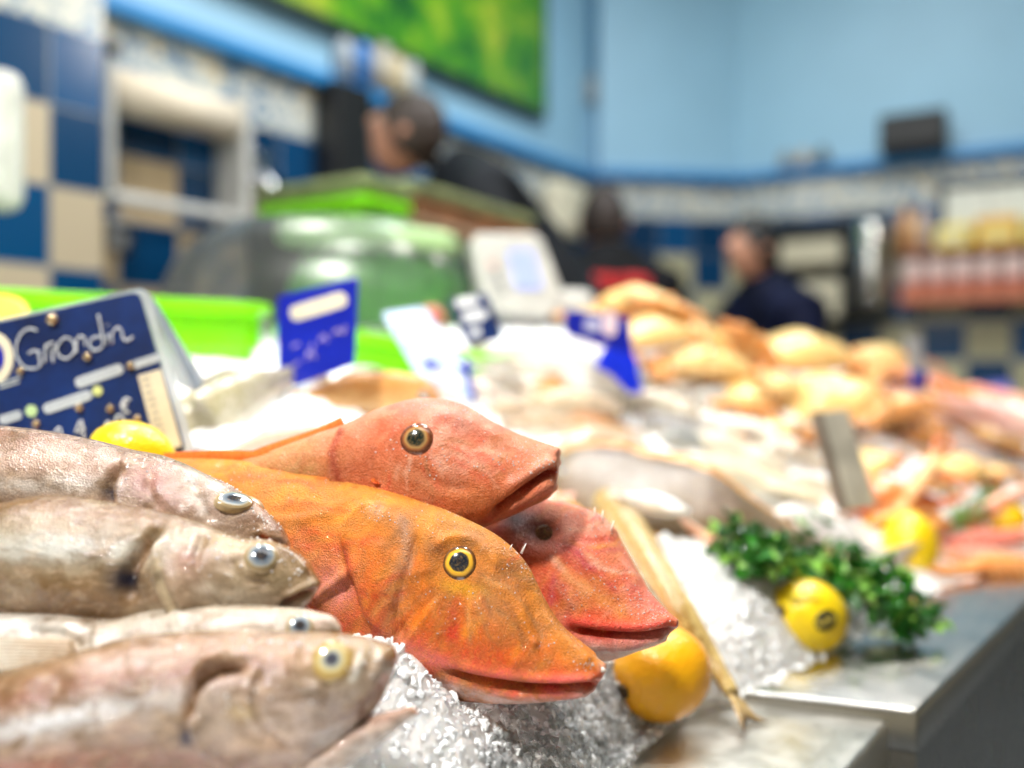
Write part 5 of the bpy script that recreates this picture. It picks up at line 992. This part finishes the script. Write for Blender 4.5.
# right wall
k_,_=WR_.sh(914,140,.07); r=WR_.root('loudspeaker',k_,RH+.045,.07,label='black box loudspeaker standing on the blue ledge of the right wall',cat='loudspeaker'); lbox('case',-.13,.13,-.09,.06,0,.155,M_BLK,r,.01); lbox('grille',-.115,.115,-.10,-.09,.012,.143,bpy.data.materials['dark_panel'],r,.003)
for k,(px,c,lb) in enumerate([(785,(.35,.36,.36),'small grey ornament on the right-hand ledge, leftmost'),(803,(.62,.50,.38),'tan ornament in the middle of the three on the ledge'),(822,(.16,.18,.2),'dark ornament nearest the loudspeaker')]):
    k_,_=WR_.sh(px,165,.03); r=WR_.root('ornament',k_,RH+.045,.025,label=lb,cat='ornament',group='ornaments on the ledge'); V,Fc=lathe_vf([(.001,0),(.035,.001),(.028,.02),(.04,.035),(.018,.06),(.022,.075),(.001,.09)],18); mesh('body',V,Fc,simple('ornament_%d'%k,c,.4),r)
ka,za=WR_.sh(772,225,.2); kb,zb=WR_.sh(848,318,.2); r=WR_.root('wall_rack',ka,zb,0,label='dark metal wall rack with two cream shelves behind the navy jacket',cat='rack')
ww=kb-ka; hh_=za-zb; M_CRM=simple('cream_shelf',(.62,.56,.40),.45); M_DK=simple('dark_metal',(.015,.018,.02),.35,metal=.5)
lbox('back_panel',0,ww,-.02,0,0,hh_,M_DK,r); lbox('side_panel',0,.03,-.2,-.02,0,hh_,M_DK,r); lbox('side_panel',ww-.03,ww,-.2,-.02,0,hh_,M_DK,r); lbox('top_panel',0,ww,-.2,-.02,hh_-.05,hh_,M_DK,r)
for z0,z1 in ((.02,.40),(.56,.82)): lbox('shelf',.03,ww-.03,-.19,-.02,hh_*z0,hh_*z1,M_CRM,r,.01)
# steel urn hanging beside the rack
k_,z_=WR_.sh(872,310,.12); _,zt=WR_.sh(872,208,.12); r=WR_.root('steel_urn',k_,z_,.13,label='tall shiny steel urn on a bracket between the rack and the shelf',cat='urn'); H_=zt-z_
V,Fc=lathe_vf([(.001,0),(.085,0),(.09,.02),(.09,H_*.78),(.082,H_*.84),(.05,H_*.9),(.012,H_*.93),(.012,H_*.97),(.02,H_),(.001,H_)],40); mesh('body',V,Fc,steel('urn_steel',(1,1,6),.22,(.55,.55,.52)),r); lbox('bracket',-.08,.08,.02,.13,-.03,0,M_DK,r); V,Fc=tube_vf([(0,-.09,.05),(0,-.13,.05),(0,-.13,.02)],.01,8); mesh('spout',V,Fc,Mch,r)
# display shelf with packets and cans
ka,za=WR_.sh(900,298,.16); kb,_=WR_.sh(1090,298,.16); r=WR_.root('wall_shelf',ka,za-.02,0,label='long reddish wall shelf at the right holding rows of cans and packets',cat='shelf')
LN=kb-ka; lbox('board',0,LN,-.18,0,0,.03,simple('shelf_red_brown',(.35,.10,.05),.5),r,.004); lbox('price_rail',0,LN,-.19,-.18,-.01,.035,simple('rail_red',(.62,.20,.10),.5),r,.002); lbox('upper_board',0,LN,-.16,0,.20,.215,bpy.data.materials['shelf_red_brown'],r,.003)
zs_=za+.01
canm=simple('can_body',(.82,.60,.55),.35); canb=simple('can_band',(.60,.16,.09),.4); canw=simple('can_lid',(.75,.72,.68),.3,metal=.6)
V,Fc=lathe_vf([(.001,0),(.040,0),(.042,.004),(.042,.148),(.040,.152),(.001,.150)],24)
r0=WR_.root('can',ka+.05,zs_,.10,label='white and red-brown can in the front row on the long wall shelf',cat='can',group='cans on the long wall shelf'); mesh('can',V,Fc,canm,r0); V2,F2=lathe_vf([(.0425,.012),(.0432,.014),(.0432,.058),(.0425,.06)],24); mesh('band',V2,F2,canb,r0); V3,F3=lathe_vf([(.001,.150),(.041,.150),(.041,.156),(.001,.156)],24); mesh('lid',V3,F3,canw,r0)
n=int((LN-.1)/.092)
for k in range(1,n):
    c=copy_tree(r0); p=WR_.A+WR_.t*(ka+.05+.092*k)+np.array([WR_.t[1],-WR_.t[0]])*.10; c.location=(p[0],p[1],zs_)
ymat=[simple('packet_yellow',(.90,.66,.06),.4),simple('packet_amber',(.90,.48,.03),.4),simple('packet_lemon',(.88,.80,.25),.4)]
ks=WR_.sh(935,240,.1)[0]; i=0; s0=ks
while s0<kb-.1:
    wd=(.15,.17,.13)[i%3]; r=WR_.root('packet',s0,za-.02+.215,.08,label='%s packet on the upper shelf, %s from its left end'%(('yellow','amber','pale yellow')[i%3],('first','second','third','fourth','fifth','sixth','seventh','eighth')[min(i,7)]),cat='packet',group='packets on the upper shelf'); lbox('packet',0,wd-.01,-.06,.05,0,.105+.02*(i%2),ymat[i%3],r,.012); lbox('label_patch',.02,wd-.03,-.066,-.06,.025,.075,simple('patch_%d'%i,((.9,.85,.5),(.95,.8,.3),(.9,.6,.1))[i%3],.5),r,.001); s0+=wd; i+=1
for k,(px,c,h,lb) in enumerate([(906,(.70,.35,.12),.22,'amber bottle at the left end of the wall shelf'),(920,(.75,.52,.36),.20,'tan bottle second at the left end of the wall shelf')]):
    k_,_=WR_.sh(px,240,.1); r=WR_.root('bottle',k_,za-.02+.215,.09,label=lb,cat='bottle',group='bottles at the end of the wall shelf'); V,Fc=lathe_vf([(.001,0),(.034,.002),(.035,h*.55),(.03,h*.68),(.013,h*.8),(.013,h*.95),(.001,h*.95)],20); mesh('body',V,Fc,simple('bottle_glass_%d'%k,c,.2,coat=.5),r); V,Fc=lathe_vf([(.001,h*.93),(.015,h*.93),(.015,h),(.001,h)],14); mesh('cap',V,Fc,M_BLK,r)
ka2,zb2=WR_.sh(945,232,.03); kb2,_=WR_.sh(1085,232,.03); _,zt2=WR_.sh(945,190,.03); r=WR_.root('notice_board',ka2,zb2,0,label='white notice board with a dark frame above the packets on the right wall',cat='notice board'); lbox('panel',0,kb2-ka2,-.03,-.005,0,zt2-zb2,simple('board_white',(.82,.84,.76),.4),r,.002); lbox('frame',-.03,0,-.04,0,-.02,zt2-zb2+.03,M_DK,r,.003); lbox('frame',0,kb2-ka2,-.04,0,zt2-zb2,zt2-zb2+.03,M_DK,r,.003)
for q in (.33,.66): lbox('divider',(kb2-ka2)*q-.004,(kb2-ka2)*q+.004,-.034,-.03,0,zt2-zb2,simple('divider_grey',(.5,.52,.5),.5),r,.001)
# white corner of a wall device at the left edge
r=empty('weighing_scale',P(-6,140,1.2),(0,0,.35),label='rounded white housing of a device cut off by the left edge of the view',cat='scale'); lbox('housing',-.12,.036,-.02,.03,-.10,.10,M_WP,r,.022); lbox('pole',-.06,-.03,0,.02,-.42,-.10,M_GRY,r,.006); lbox('panel',-.10,.012,-.024,-.02,-.06,.07,simple('panel_pale',(.7,.72,.7),.3),r,.004); lbox('foot',-.14,.04,-.04,.08,-.44,-.42,M_GRY,r,.006)
# ------------------------------------------------------------------ trays, crates, scale
M_LIME=simple('lime_plastic',(.25,.78,.005),.35,coat=.3,var=.04,sss=.2); M_LIME2=simple('lime_plastic_dark',(.20,.52,.02),.4,var=.05)
def tray(name,loc,rot,L,Wd,H,mat,label,group=None,r=.03,wall_=.004,cat='tray'):
    root=empty(name,loc,rot,label=label,cat=cat,group=group)
    def ring(l,w,z,rr):
        out=[]
        for cx_,cy_,a0 in ((l-rr,w-rr,0),(-l+rr,w-rr,90),(-l+rr,-w+rr,180),(l-rr,-w+rr,270)):
            for a in np.linspace(a0,a0+90,7): A=math.radians(a); out.append((cx_+rr*math.cos(A),cy_+rr*math.sin(A),z))
        return out
    l,w=L/2,Wd/2; lev=[(l*.93,w*.90,0,r*.8),(l*.96,w*.94,H*.45,r),(l*.985,w*.97,H*.5,r),(l*.985,w*.97,H-.016,r),(l+.008,w+.008,H-.014,r+.008),(l+.008,w+.008,H-.002,r+.008),(l,w,H,r),(l*.985-wall_,w*.97-wall_,H-.004,r),(l*.93-wall_,w*.90-wall_,.004,r*.8)]
    V=[p for q in lev for p in ring(*q)]; M=28; Fc=grid_faces(len(lev),M); Fc.append(tuple(range(M))[::-1]); Fc.append(tuple((len(lev)-1)*M+j for j in range(M)))
    mesh('shell',V,Fc,mat,root,smooth=False)
    return root
d1=math.atan2(.19,.219); t1=np.array([math.cos(d1),math.sin(d1)]); q1=np.array([-math.sin(d1),math.cos(d1)])
c=np.array([-.286,1.04])-t1*.26+q1*.15; tray('plastic_tray',(c[0],c[1],1.095),d1,.52,.30,.108,M_LIME,'long bright lime plastic tray standing behind the Grondin board',r=.035)
c=np.array([-.17,1.17]); r=tray('plastic_tray',(c[0],c[1],1.075),.55,.30,.20,.085,M_LIME,'lower lime plastic tray behind the blue board with the cream strip',r=.05); r.rotation_euler=(.0,.16,.45)
V,Fc=lathe_vf([(.001,0),(.018,0),(.022,.006),(.025,.009),(.026,.009),(.02,.003),(.001,.003)],36); r=empty('plate',P(-8,325,.75),(.7,.25,0),label='white plate with a yellow rim at the left edge above the Grondin board',cat='plate'); mesh('dish',V,Fc,M_WP,r); V,Fc=lathe_vf([(.026,.009),(.030,.009),(.030,.0105),(.026,.0105)],36); mesh('rim',V,Fc,ymat[0],r)
# green bin under a clear dome
root=empty('lidded_bin',(-.33,1.50,.80),label='large green plastic bin under a clear domed lid, below the crate stack',cat='bin')
def sell(cx,cy,cz,a,b_,c_,e=.7,n=26,m=44,z0=-1,sk=0):
    V=[]
    for i in range(n):
        z=-1+2*i/(n-1); 
        if z<z0: z=z0
        rr=max(0,1-abs(z)**(2/e*1.0))**(e/2)
        for j in range(m):
            A=2*math.pi*j/m; V.append((cx+a*rr*math.copysign(abs(math.cos(A))**e,math.cos(A))+sk*z*a,cy+b_*rr*math.copysign(abs(math.sin(A))**e,math.sin(A)),cz+c_*z))
    Fc=grid_faces(n,m); Fc.append(tuple(range(m))[::-1]); Fc.append(tuple((n-1)*m+j for j in range(m))); return V,Fc
M_DOME=simple('cloudy_plastic',(.90,.95,.96),.24,trans=.96,coat=0,var=.02,bmp=.02); M_BIN=simple('green_bin',(.05,.30,.02),.4,coat=.2); M_BIN2=simple('green_bin_rim',(.42,.62,.30),.35)
V,Fc=sell(.09,0,.34,.135,.10,.18,.5); mesh('bin_body',V,Fc,M_BIN,root); V,Fc=sell(.09,0,.535,.15,.11,.025,.5); mesh('rim',V,Fc,M_BIN2,root)
V,Fc=sell(-.01,0,.36,.27,.16,.235,.72,z0=-.2,sk=.06); mesh('lid',V,Fc,M_DOME,root,label='clear domed lid'); lbox('latch',.18,.215,-.14,-.10,.33,.40,bpy.data.materials['dark_panel'],root); lbox('stand',-.16,.24,-.13,.13,-.80,.0,bpy.data.materials['dark_panel'],root,.01)
# crate stack (box with corner at the front)
cc=np.array([-.2,1.62]); ta=np.array([.242,.40])/.4675; tb=np.array([-ta[1],ta[0]])
ctr=cc+ta*.235+tb*.13; ang=math.atan2(ta[1],ta[0]); M_BRN=simple('crate_brown',(.36,.15,.06),.5,var=.25,vs=10); M_OLV=simple('crate_olive',(.26,.30,.14),.5,var=.15); M_DKC=simple('crate_dark',(.03,.035,.03),.45)
zt=1.486; lays=[(.036,M_OLV,'olive-grey shallow crate on top of the crate stack'),(.030,M_BRN,'reddish brown crate second from the top of the stack'),(.036,simple('crate_tan',(.50,.30,.18),.5,var=.2),'tan crate in the middle of the stack'),(.12,M_DKC,'dark crate under the tan one in the stack'),(.14,M_DKC,'black crate above the lowest one in the stack'),(.30,M_DKC,'lowest deep black crate of the stack')]
for k,(h,m_,lb) in enumerate(lays):
    zt-=h; tray('crate',(ctr[0],ctr[1],zt),ang,.47,.28,h-.002,m_,lb,'stacked crates',r=.012,cat='crate')
c2=cc+tb*.10-ta*.085; angB=ang+math.pi/2
tray('crate',(c2[0],c2[1],1.392),angB,.25,.13,.036,M_LIME,'lime green shallow crate beside the brown ones',None,r=.01,cat='crate'); tray('crate',(c2[0],c2[1],1.430),angB,.26,.14,.03,M_OLV,'olive lid-like crate resting on the lime one',None,r=.01,cat='crate'); tray('crate',(c2[0],c2[1],.60),angB,.24,.13,.79,M_DKC,'tall dark bin carrying the lime crate',None,r=.01,cat='crate')
v,f=box_vf(-.5,.5,-.25,.25,0,.60); mesh('back_table',v,f,simple('table_steel',(.3,.3,.3),.4,metal=.8),smooth=False,loc=(ctr[0]-.05,ctr[1]+.05,0),rot=(0,0,ang),label='low steel work table behind the stall under the crates',cat='table')
# weighing scale
plS=Plane(515,272,1.45,yaw=18,tilt=14); r=plS.root('weighing_scale',label='white weighing scale with a tilted display showing a lavender screen',cat='scale')
prism('housing',plS,rounded([(470,232),(541,232),(564,292),(553,317),(507,312),(484,300)],13),.045,M_WP,r,bev=.008); prism('screen',plS,rounded([(507,251),(532,251),(542,289),(516,289)],3),.003,simple('screen_lavender',(.35,.42,.85),.2,em=(.35,.42,.9),ems=.35),r,out=.004)
for k in range(4): x,y,_=0,0,0; prism('key',plS,rounded([(487+k*4,262+k*9),(494+k*4,262+k*9),(496+k*4,268+k*9),(489+k*4,268+k*9)],2),.003,M_GRY if k else simple('key_pink',(.8,.45,.4),.4),r,out=.004)
a=plS.l3(518,312); lbox('pole',a[0]-.015,a[0]+.015,.03,.055,a[2]-.30,a[2],M_GRY,r); a=plS.l3(575,290); lbox('platform',a[0]-.07,a[0]+.05,.02,.25,a[2]-.03,a[2]+.015,M_WP,r,.02); lbox('base',a[0]-.20,a[0]+.03,.04,.24,a[2]-.14,a[2]-.03,M_GRY,r,.02)
plR=Plane(430,316,1.25); V,Fc=ico_vf(3); rt=empty('tomato',P(431,318,1.2),label='small reddish tomato between the pale blue card and the navy board',cat='tomato'); mesh('fruit',[(x*.02,y*.02,z*.018) for x,y,z in V],Fc,simple('tomato_skin',(.55,.12,.08),.35,coat=.4),rt); V,Fc=lathe_vf([(.001,0),(.006,.001),(.002,.006),(.001,.006)],8); mesh('stalk',V,Fc,M_LIME2,rt,loc=(0,0,.016))
# ------------------------------------------------------------------ people
def skin(name, nodes, edges, mat, parent, sub=2, **k):
    me=bpy.data.meshes.new(name); me.from_pydata([n[:3] for n in nodes],edges,[]); me.materials.append(mat); o=bpy.data.objects.new(name,me); link(o,parent)
    m=o.modifiers.new('skin','SKIN'); m.use_smooth_shade=True; lay_=me.skin_vertices[0].data if me.skin_vertices else None
    if lay_ is None:
        bpy.context.view_layer.objects.active=o; me.skin_vertices.new() if hasattr(me.skin_vertices,'new') else None; lay_=me.skin_vertices[0].data
    for i,n in enumerate(nodes): lay_[i].radius=(n[3],n[4] if len(n)>4 else n[3])
    lay_[0].use_root=True; subd(o,sub); return tag(o,**k)
def head_vf(s=1.0):
    """head with brow, nose, lips, chin and ears, looking along -y"""
    N,M=40,48; V=[]
    for i in range(N):
        ph=math.pi*i/(N-1)
        for j in range(M):
            a=2*math.pi*j/M; x=math.sin(ph)*math.sin(a); y=-math.sin(ph)*math.cos(a); z=math.cos(ph)
            X=x*.076*(1-.22*max(0,-z)); Yy=y*.096*(1-.10*max(0,-z)); Z=z*.118
            f=max(0,-y)
            Yy-= f**4*.028*math.exp(-((z+.12)/.20)**2)*math.exp(-(x/.20)**2)
            Yy-= f**3*.008*math.exp(-((z+.48)/.08)**2)*math.exp(-(x/.35)**2)+f**3*.010*math.exp(-((z+.82)/.15)**2)
            Yy+= f**2*.010*math.exp(-((z-.05)/.12)**2)*math.exp(-((abs(x)-.42)/.18)**2)
            X+= math.copysign(1,x)*.020*math.exp(-((z+.02)/.22)**2)*math.exp(-((y-.05)/.16)**2)*(abs(x)>.5)
            V.append((X*s,Yy*s,Z*s))
    return V,[f[::-1] for f in grid_faces(N,M)]
M_SKIN=simple('skin_tone',(.62,.30,.19),.5,sss=.15,var=.05)
def person(root_loc, rotz, H, lean, headrot, jacket, label, hair=(.02,.012,.008), arms=None, back_print=False, trousers=(.03,.035,.05), group=None):
    s=H/1.78; root=empty('person',root_loc,(0,0,rotz),label=label,cat='person',group=group)
    L=lambda h: (0,-lean*max(0,(h-.95))/.6,h)     # the trunk leans forward (towards -y) above the hips
    def q(x,y,z): return (x*s,(y-lean*max(0,(z-.95))/.6)*s,(z-.10*lean*max(0,z-.95)/.6)*s)
    arms=arms or [((.19,.02,1.42),(.25,-.04,1.14),(.20,-.28,1.05),(.18,-.36,1.04)),((-.19,.02,1.42),(-.25,-.04,1.14),(-.20,-.28,1.05),(-.18,-.36,1.04))]
    nd=[(*q(0,0,.95),.15*s,.11*s),(*q(0,0,1.12),.14*s,.105*s),(*q(0,.01,1.30),.165*s,.12*s),(*q(0,.015,1.42),.15*s,.10*s),(*q(0,0,1.50),.058*s,.058*s),(*q(0,-.02,1.57),.056*s,.056*s)]
    ed=[(i,i+1) for i in range(5)]
    for A in arms:
        b=len(nd); rad=(.058,.045,.032,.026); nd+=[(*q(*p),r_*s) for p,r_ in zip(A,rad)]; ed+=[(3,b),(b,b+1),(b+1,b+2),(b+2,b+3)]
        w=np.array(A[3]); d=w-np.array(A[2]); d/=np.linalg.norm(d); sd=np.cross(d,(0,0,1)); sd/=np.linalg.norm(sd)+1e-9
        pb=len(nd); nd.append((*q(*(w+d*.05)),.030*s,.018*s)); ed.append((b+3,pb))
        for k_ in range(4):
            f0=len(nd); o_=sd*(k_-1.5)*.021; ln=(.062,.072,.068,.052)[k_]
            for m_ in range(3): nd.append((*q(*(w+d*(.085+ln*m_/2)+o_-np.array((0,0,.012*m_)))),(.010,.009,.007)[m_]*s))
            ed+=[(pb,f0),(f0,f0+1),(f0+1,f0+2)]
        f0=len(nd); sg=1 if A[0][0]>0 else -1
        for m_ in range(2): nd.append((*q(*(w+d*(.035+.03*m_)-sd*sg*(.035+.018*m_))),(.012,.009)[m_]*s))
        ed+=[(pb,f0),(f0,f0+1)]
    for sx in (1,-1):
        b=len(nd); nd+=[(sx*.10*s,0,.88*s,.10*s),(sx*.11*s,-.01,.50*s,.062*s),(sx*.11*s,.02,.10*s,.042*s),(sx*.115*s,-.10*s,.04*s,.04*s,.03*s)]; ed+=[(0,b),(b,b+1),(b+1,b+2),(b+2,b+3)]
    skin('body',nd,ed,M_SKIN,root)
    V,Fc=head_vf(s); hp=q(0,-.03,1.665); Rm=Euler(headrot).to_matrix(); tr=lambda V_: [tuple(Rm@Vector(v)+Vector(hp)) for v in V_]
    hd=mesh('head',tr(V),Fc,M_SKIN,root)
    hv=[];N_,M_=26,40
    for i in range(N_):
        ph=math.pi*.62*i/(N_-1)
        for j in range(M_):
            a=2*math.pi*j/M_; fr=max(0,-(-math.cos(a)))**1; lim=1-.42*max(0,math.cos(a))**1.2; p_=ph*lim; x=math.sin(p_)*math.sin(a); y=-math.sin(p_)*math.cos(a); z=math.cos(p_); rr=1.10+.03*math.sin(a*9+i)
            hv.append((x*.078*rr*s,y*.100*rr*s,z*.122*rr*s))
    mesh('hair',tr(hv),[f[::-1] for f in grid_faces(N_,M_)],simple('hair_%d'%int(rotz*100),hair,.6,var=.3,vs=120),root)
    iv_,if2=ico_vf(2)
    for sx in (1,-1): mesh('eye',tr([(v[0]*.011*s+sx*.031*s,v[1]*.011*s-.083*s,v[2]*.011*s+.006*s) for v in iv_]),if2,simple('eye_white',(.5,.45,.42),.2),root)
    jn=[(*q(0,0,.88),.185*s,.14*s),(*q(0,0,1.08),.18*s,.135*s),(*q(0,.01,1.30),.20*s,.15*s),(*q(0,.015,1.44),.20*s,.13*s),(*q(0,.02,1.53),.13*s,.12*s),(*q(0,.01,1.59),.085*s,.085*s)]; je=[(i,i+1) for i in range(5)]
    for A in arms: b=len(jn); jn+=[(*q(*p),r_*s) for p,r_ in zip(A[:3],(.092,.074,.056))]; e_=np.array(A[2])*.3+np.array(A[3])*.7; jn.append((*q(*e_),.046*s)); je+=[(3,b),(b,b+1),(b+1,b+2),(b+2,b+3)]
    jk=skin('jacket',jn,je,jacket,root)
    tn_=[(0,0,.92*s,.165*s,.125*s)]; te=[]
    for sx in (1,-1): b=len(tn_); tn_+=[(sx*.10*s,0,.80*s,.115*s),(sx*.11*s,-.01,.48*s,.082*s),(sx*.11*s,.02,.12*s,.068*s)]; te+=[(0,b),(b,b+1),(b+1,b+2)]
    skin('trousers',tn_,te,simple('trousers_%d'%int(rotz*100),trousers,.8),root)
    for sx in (1,-1): V,Fc=sell(sx*.115*s,-.05*s,.05*s,.05*s,.14*s,.05*s,.8,14,20); mesh('boot',V,Fc,M_BLK,root)
    if back_print:
        W_=[];pr=simple('red_print',(.70,.02,.02),.6)
        for r_ in range(2):
            for k_ in range(5):
                x=-.105+.048*k_; z=1.40-.085*r_; Wd=.034
                for L_ in ([(0,0),(0,.06)],[(.012,.01),(.012,.055)],[(Wd,.06),(Wd,.01)]) if (k_+r_)%2 else ([(0,.03),(Wd,.035)],[(0,.045),(Wd,.05)],[(0,.012),(Wd,.016)]):
                    W_.append(tube_vf([q(x+a,.150+.02*(1-abs(x+a)/.2),z+b_) for a,b_ in L_],.0085*s,6))
        V,Fc=join(W_); mesh('print',V,Fc,pr,jk,label='red block print across the back')
    return root
M_J1=simple('jacket_charcoal',(.008,.010,.014),.7,var=.3,vs=8,spec=.15); M_J2=simple('jacket_black',(.004,.004,.006),.7,spec=.15,var=.3,vs=8); M_J3=simple('jacket_navy',(.004,.007,.03),.7,spec=.15,var=.3,vs=8)
# bending person: looks left and down
person((.26,2.30,.215),-math.pi/2-.15,1.72,.46,(-.55,0,.1),M_J1,'person in a charcoal jacket bending forward to the left behind the crate stack',hair=(.035,.018,.010))
v,f=box_vf(-.5,.5,-.35,.35,0,.22); mesh('duckboard',v,f,simple('duckboard_wood',(.25,.16,.09),.7),smooth=False,loc=(.1,2.42,0),label='low wooden platform the bending person stands on',cat='platform')
person((.335,2.86,0),math.pi*1.0+.10,1.76,.10,(-.1,0,-.2),M_J2,'person seen from behind in a black jacket with red print on the back',hair=(.03,.015,.01),back_print=True)
person((.93,3.05,0),-math.pi/2+.35,1.66,.06,(-.25,0,.0),M_J3,'person in a navy jacket turned left, beside the cream wall rack',hair=(.006,.005,.005))
# ------------------------------------------------------------------ camera and light
cd=bpy.data.cameras.new('camera'); cam=bpy.data.objects.new('camera',cd); COL.objects.link(cam)
cam.location=(0,0,CZ); cam.rotation_euler=(math.pi/2,0,0); cd.sensor_width=36; cd.lens=36*F/1024; cd.shift_y=-12/1024
cd.clip_start=.01; cd.clip_end=50; cd.dof.use_dof=True; cd.dof.focus_distance=.445; cd.dof.aperture_fstop=2.2; cd.dof.aperture_blades=0
SC.camera=cam
w=bpy.data.worlds.new('world'); SC.world=w; w.use_nodes=True
w.node_tree.nodes['Background'].inputs[0].default_value=(.80,.90,1.0,1); w.node_tree.nodes['Background'].inputs[1].default_value=.4
def lamp(name,loc,to,size,power,col=(1,1,1),kind='AREA',sy=None):
    l=bpy.data.lights.new(name,kind); l.energy=power; l.color=col
    if kind=='AREA':
        l.size=size
        if sy: l.shape='RECTANGLE'; l.size_y=sy
    else: l.shadow_soft_size=size
    o=bpy.data.objects.new(name,l); COL.objects.link(o); o.location=loc
    o.rotation_euler=(Vector(to)-Vector(loc)).to_track_quat('-Z','Y').to_euler(); return o
lamp('stall_lamp',(-.48,-.02,2.2),(0,.45,1.0),.11,26,(1,.97,.92))
lamp('stall_lamp',(.25,1.0,2.4),(.2,.9,1.0),.12,11,(1,.95,.86))
lamp('stall_lamp',(-.6,1.5,2.6),(-.3,1.5,1.0),.12,8,(1,.97,.92))
lamp('stall_lamp',(1.2,1.7,2.6),(.9,1.8,1.0),.13,12,(1,.94,.86))
lamp('stall_lamp',(-.35,.75,2.3),(-.1,.5,1.0),.07,8,(1,.97,.92))
lamp('hall_light',(.6,2.2,3.35),(.6,2.3,0),1.6,60,(.92,.97,1.0),sy=.5)
lamp('hall_light',(.4,.2,3.35),(.4,.3,0),1.6,8,(.95,.98,1.0),sy=.5)
SC.view_settings.view_transform='Standard'; SC.view_settings.look='None'; SC.view_settings.gamma=1; SC.view_settings.exposure=0
SC.view_settings.use_curve_mapping=False
SC.cycles.use_denoising=True
SC.cycles.max_bounces=8; SC.cycles.transmission_bounces=6; SC.cycles.transparent_max_bounces=10; SC.cycles.sample_clamp_indirect=6
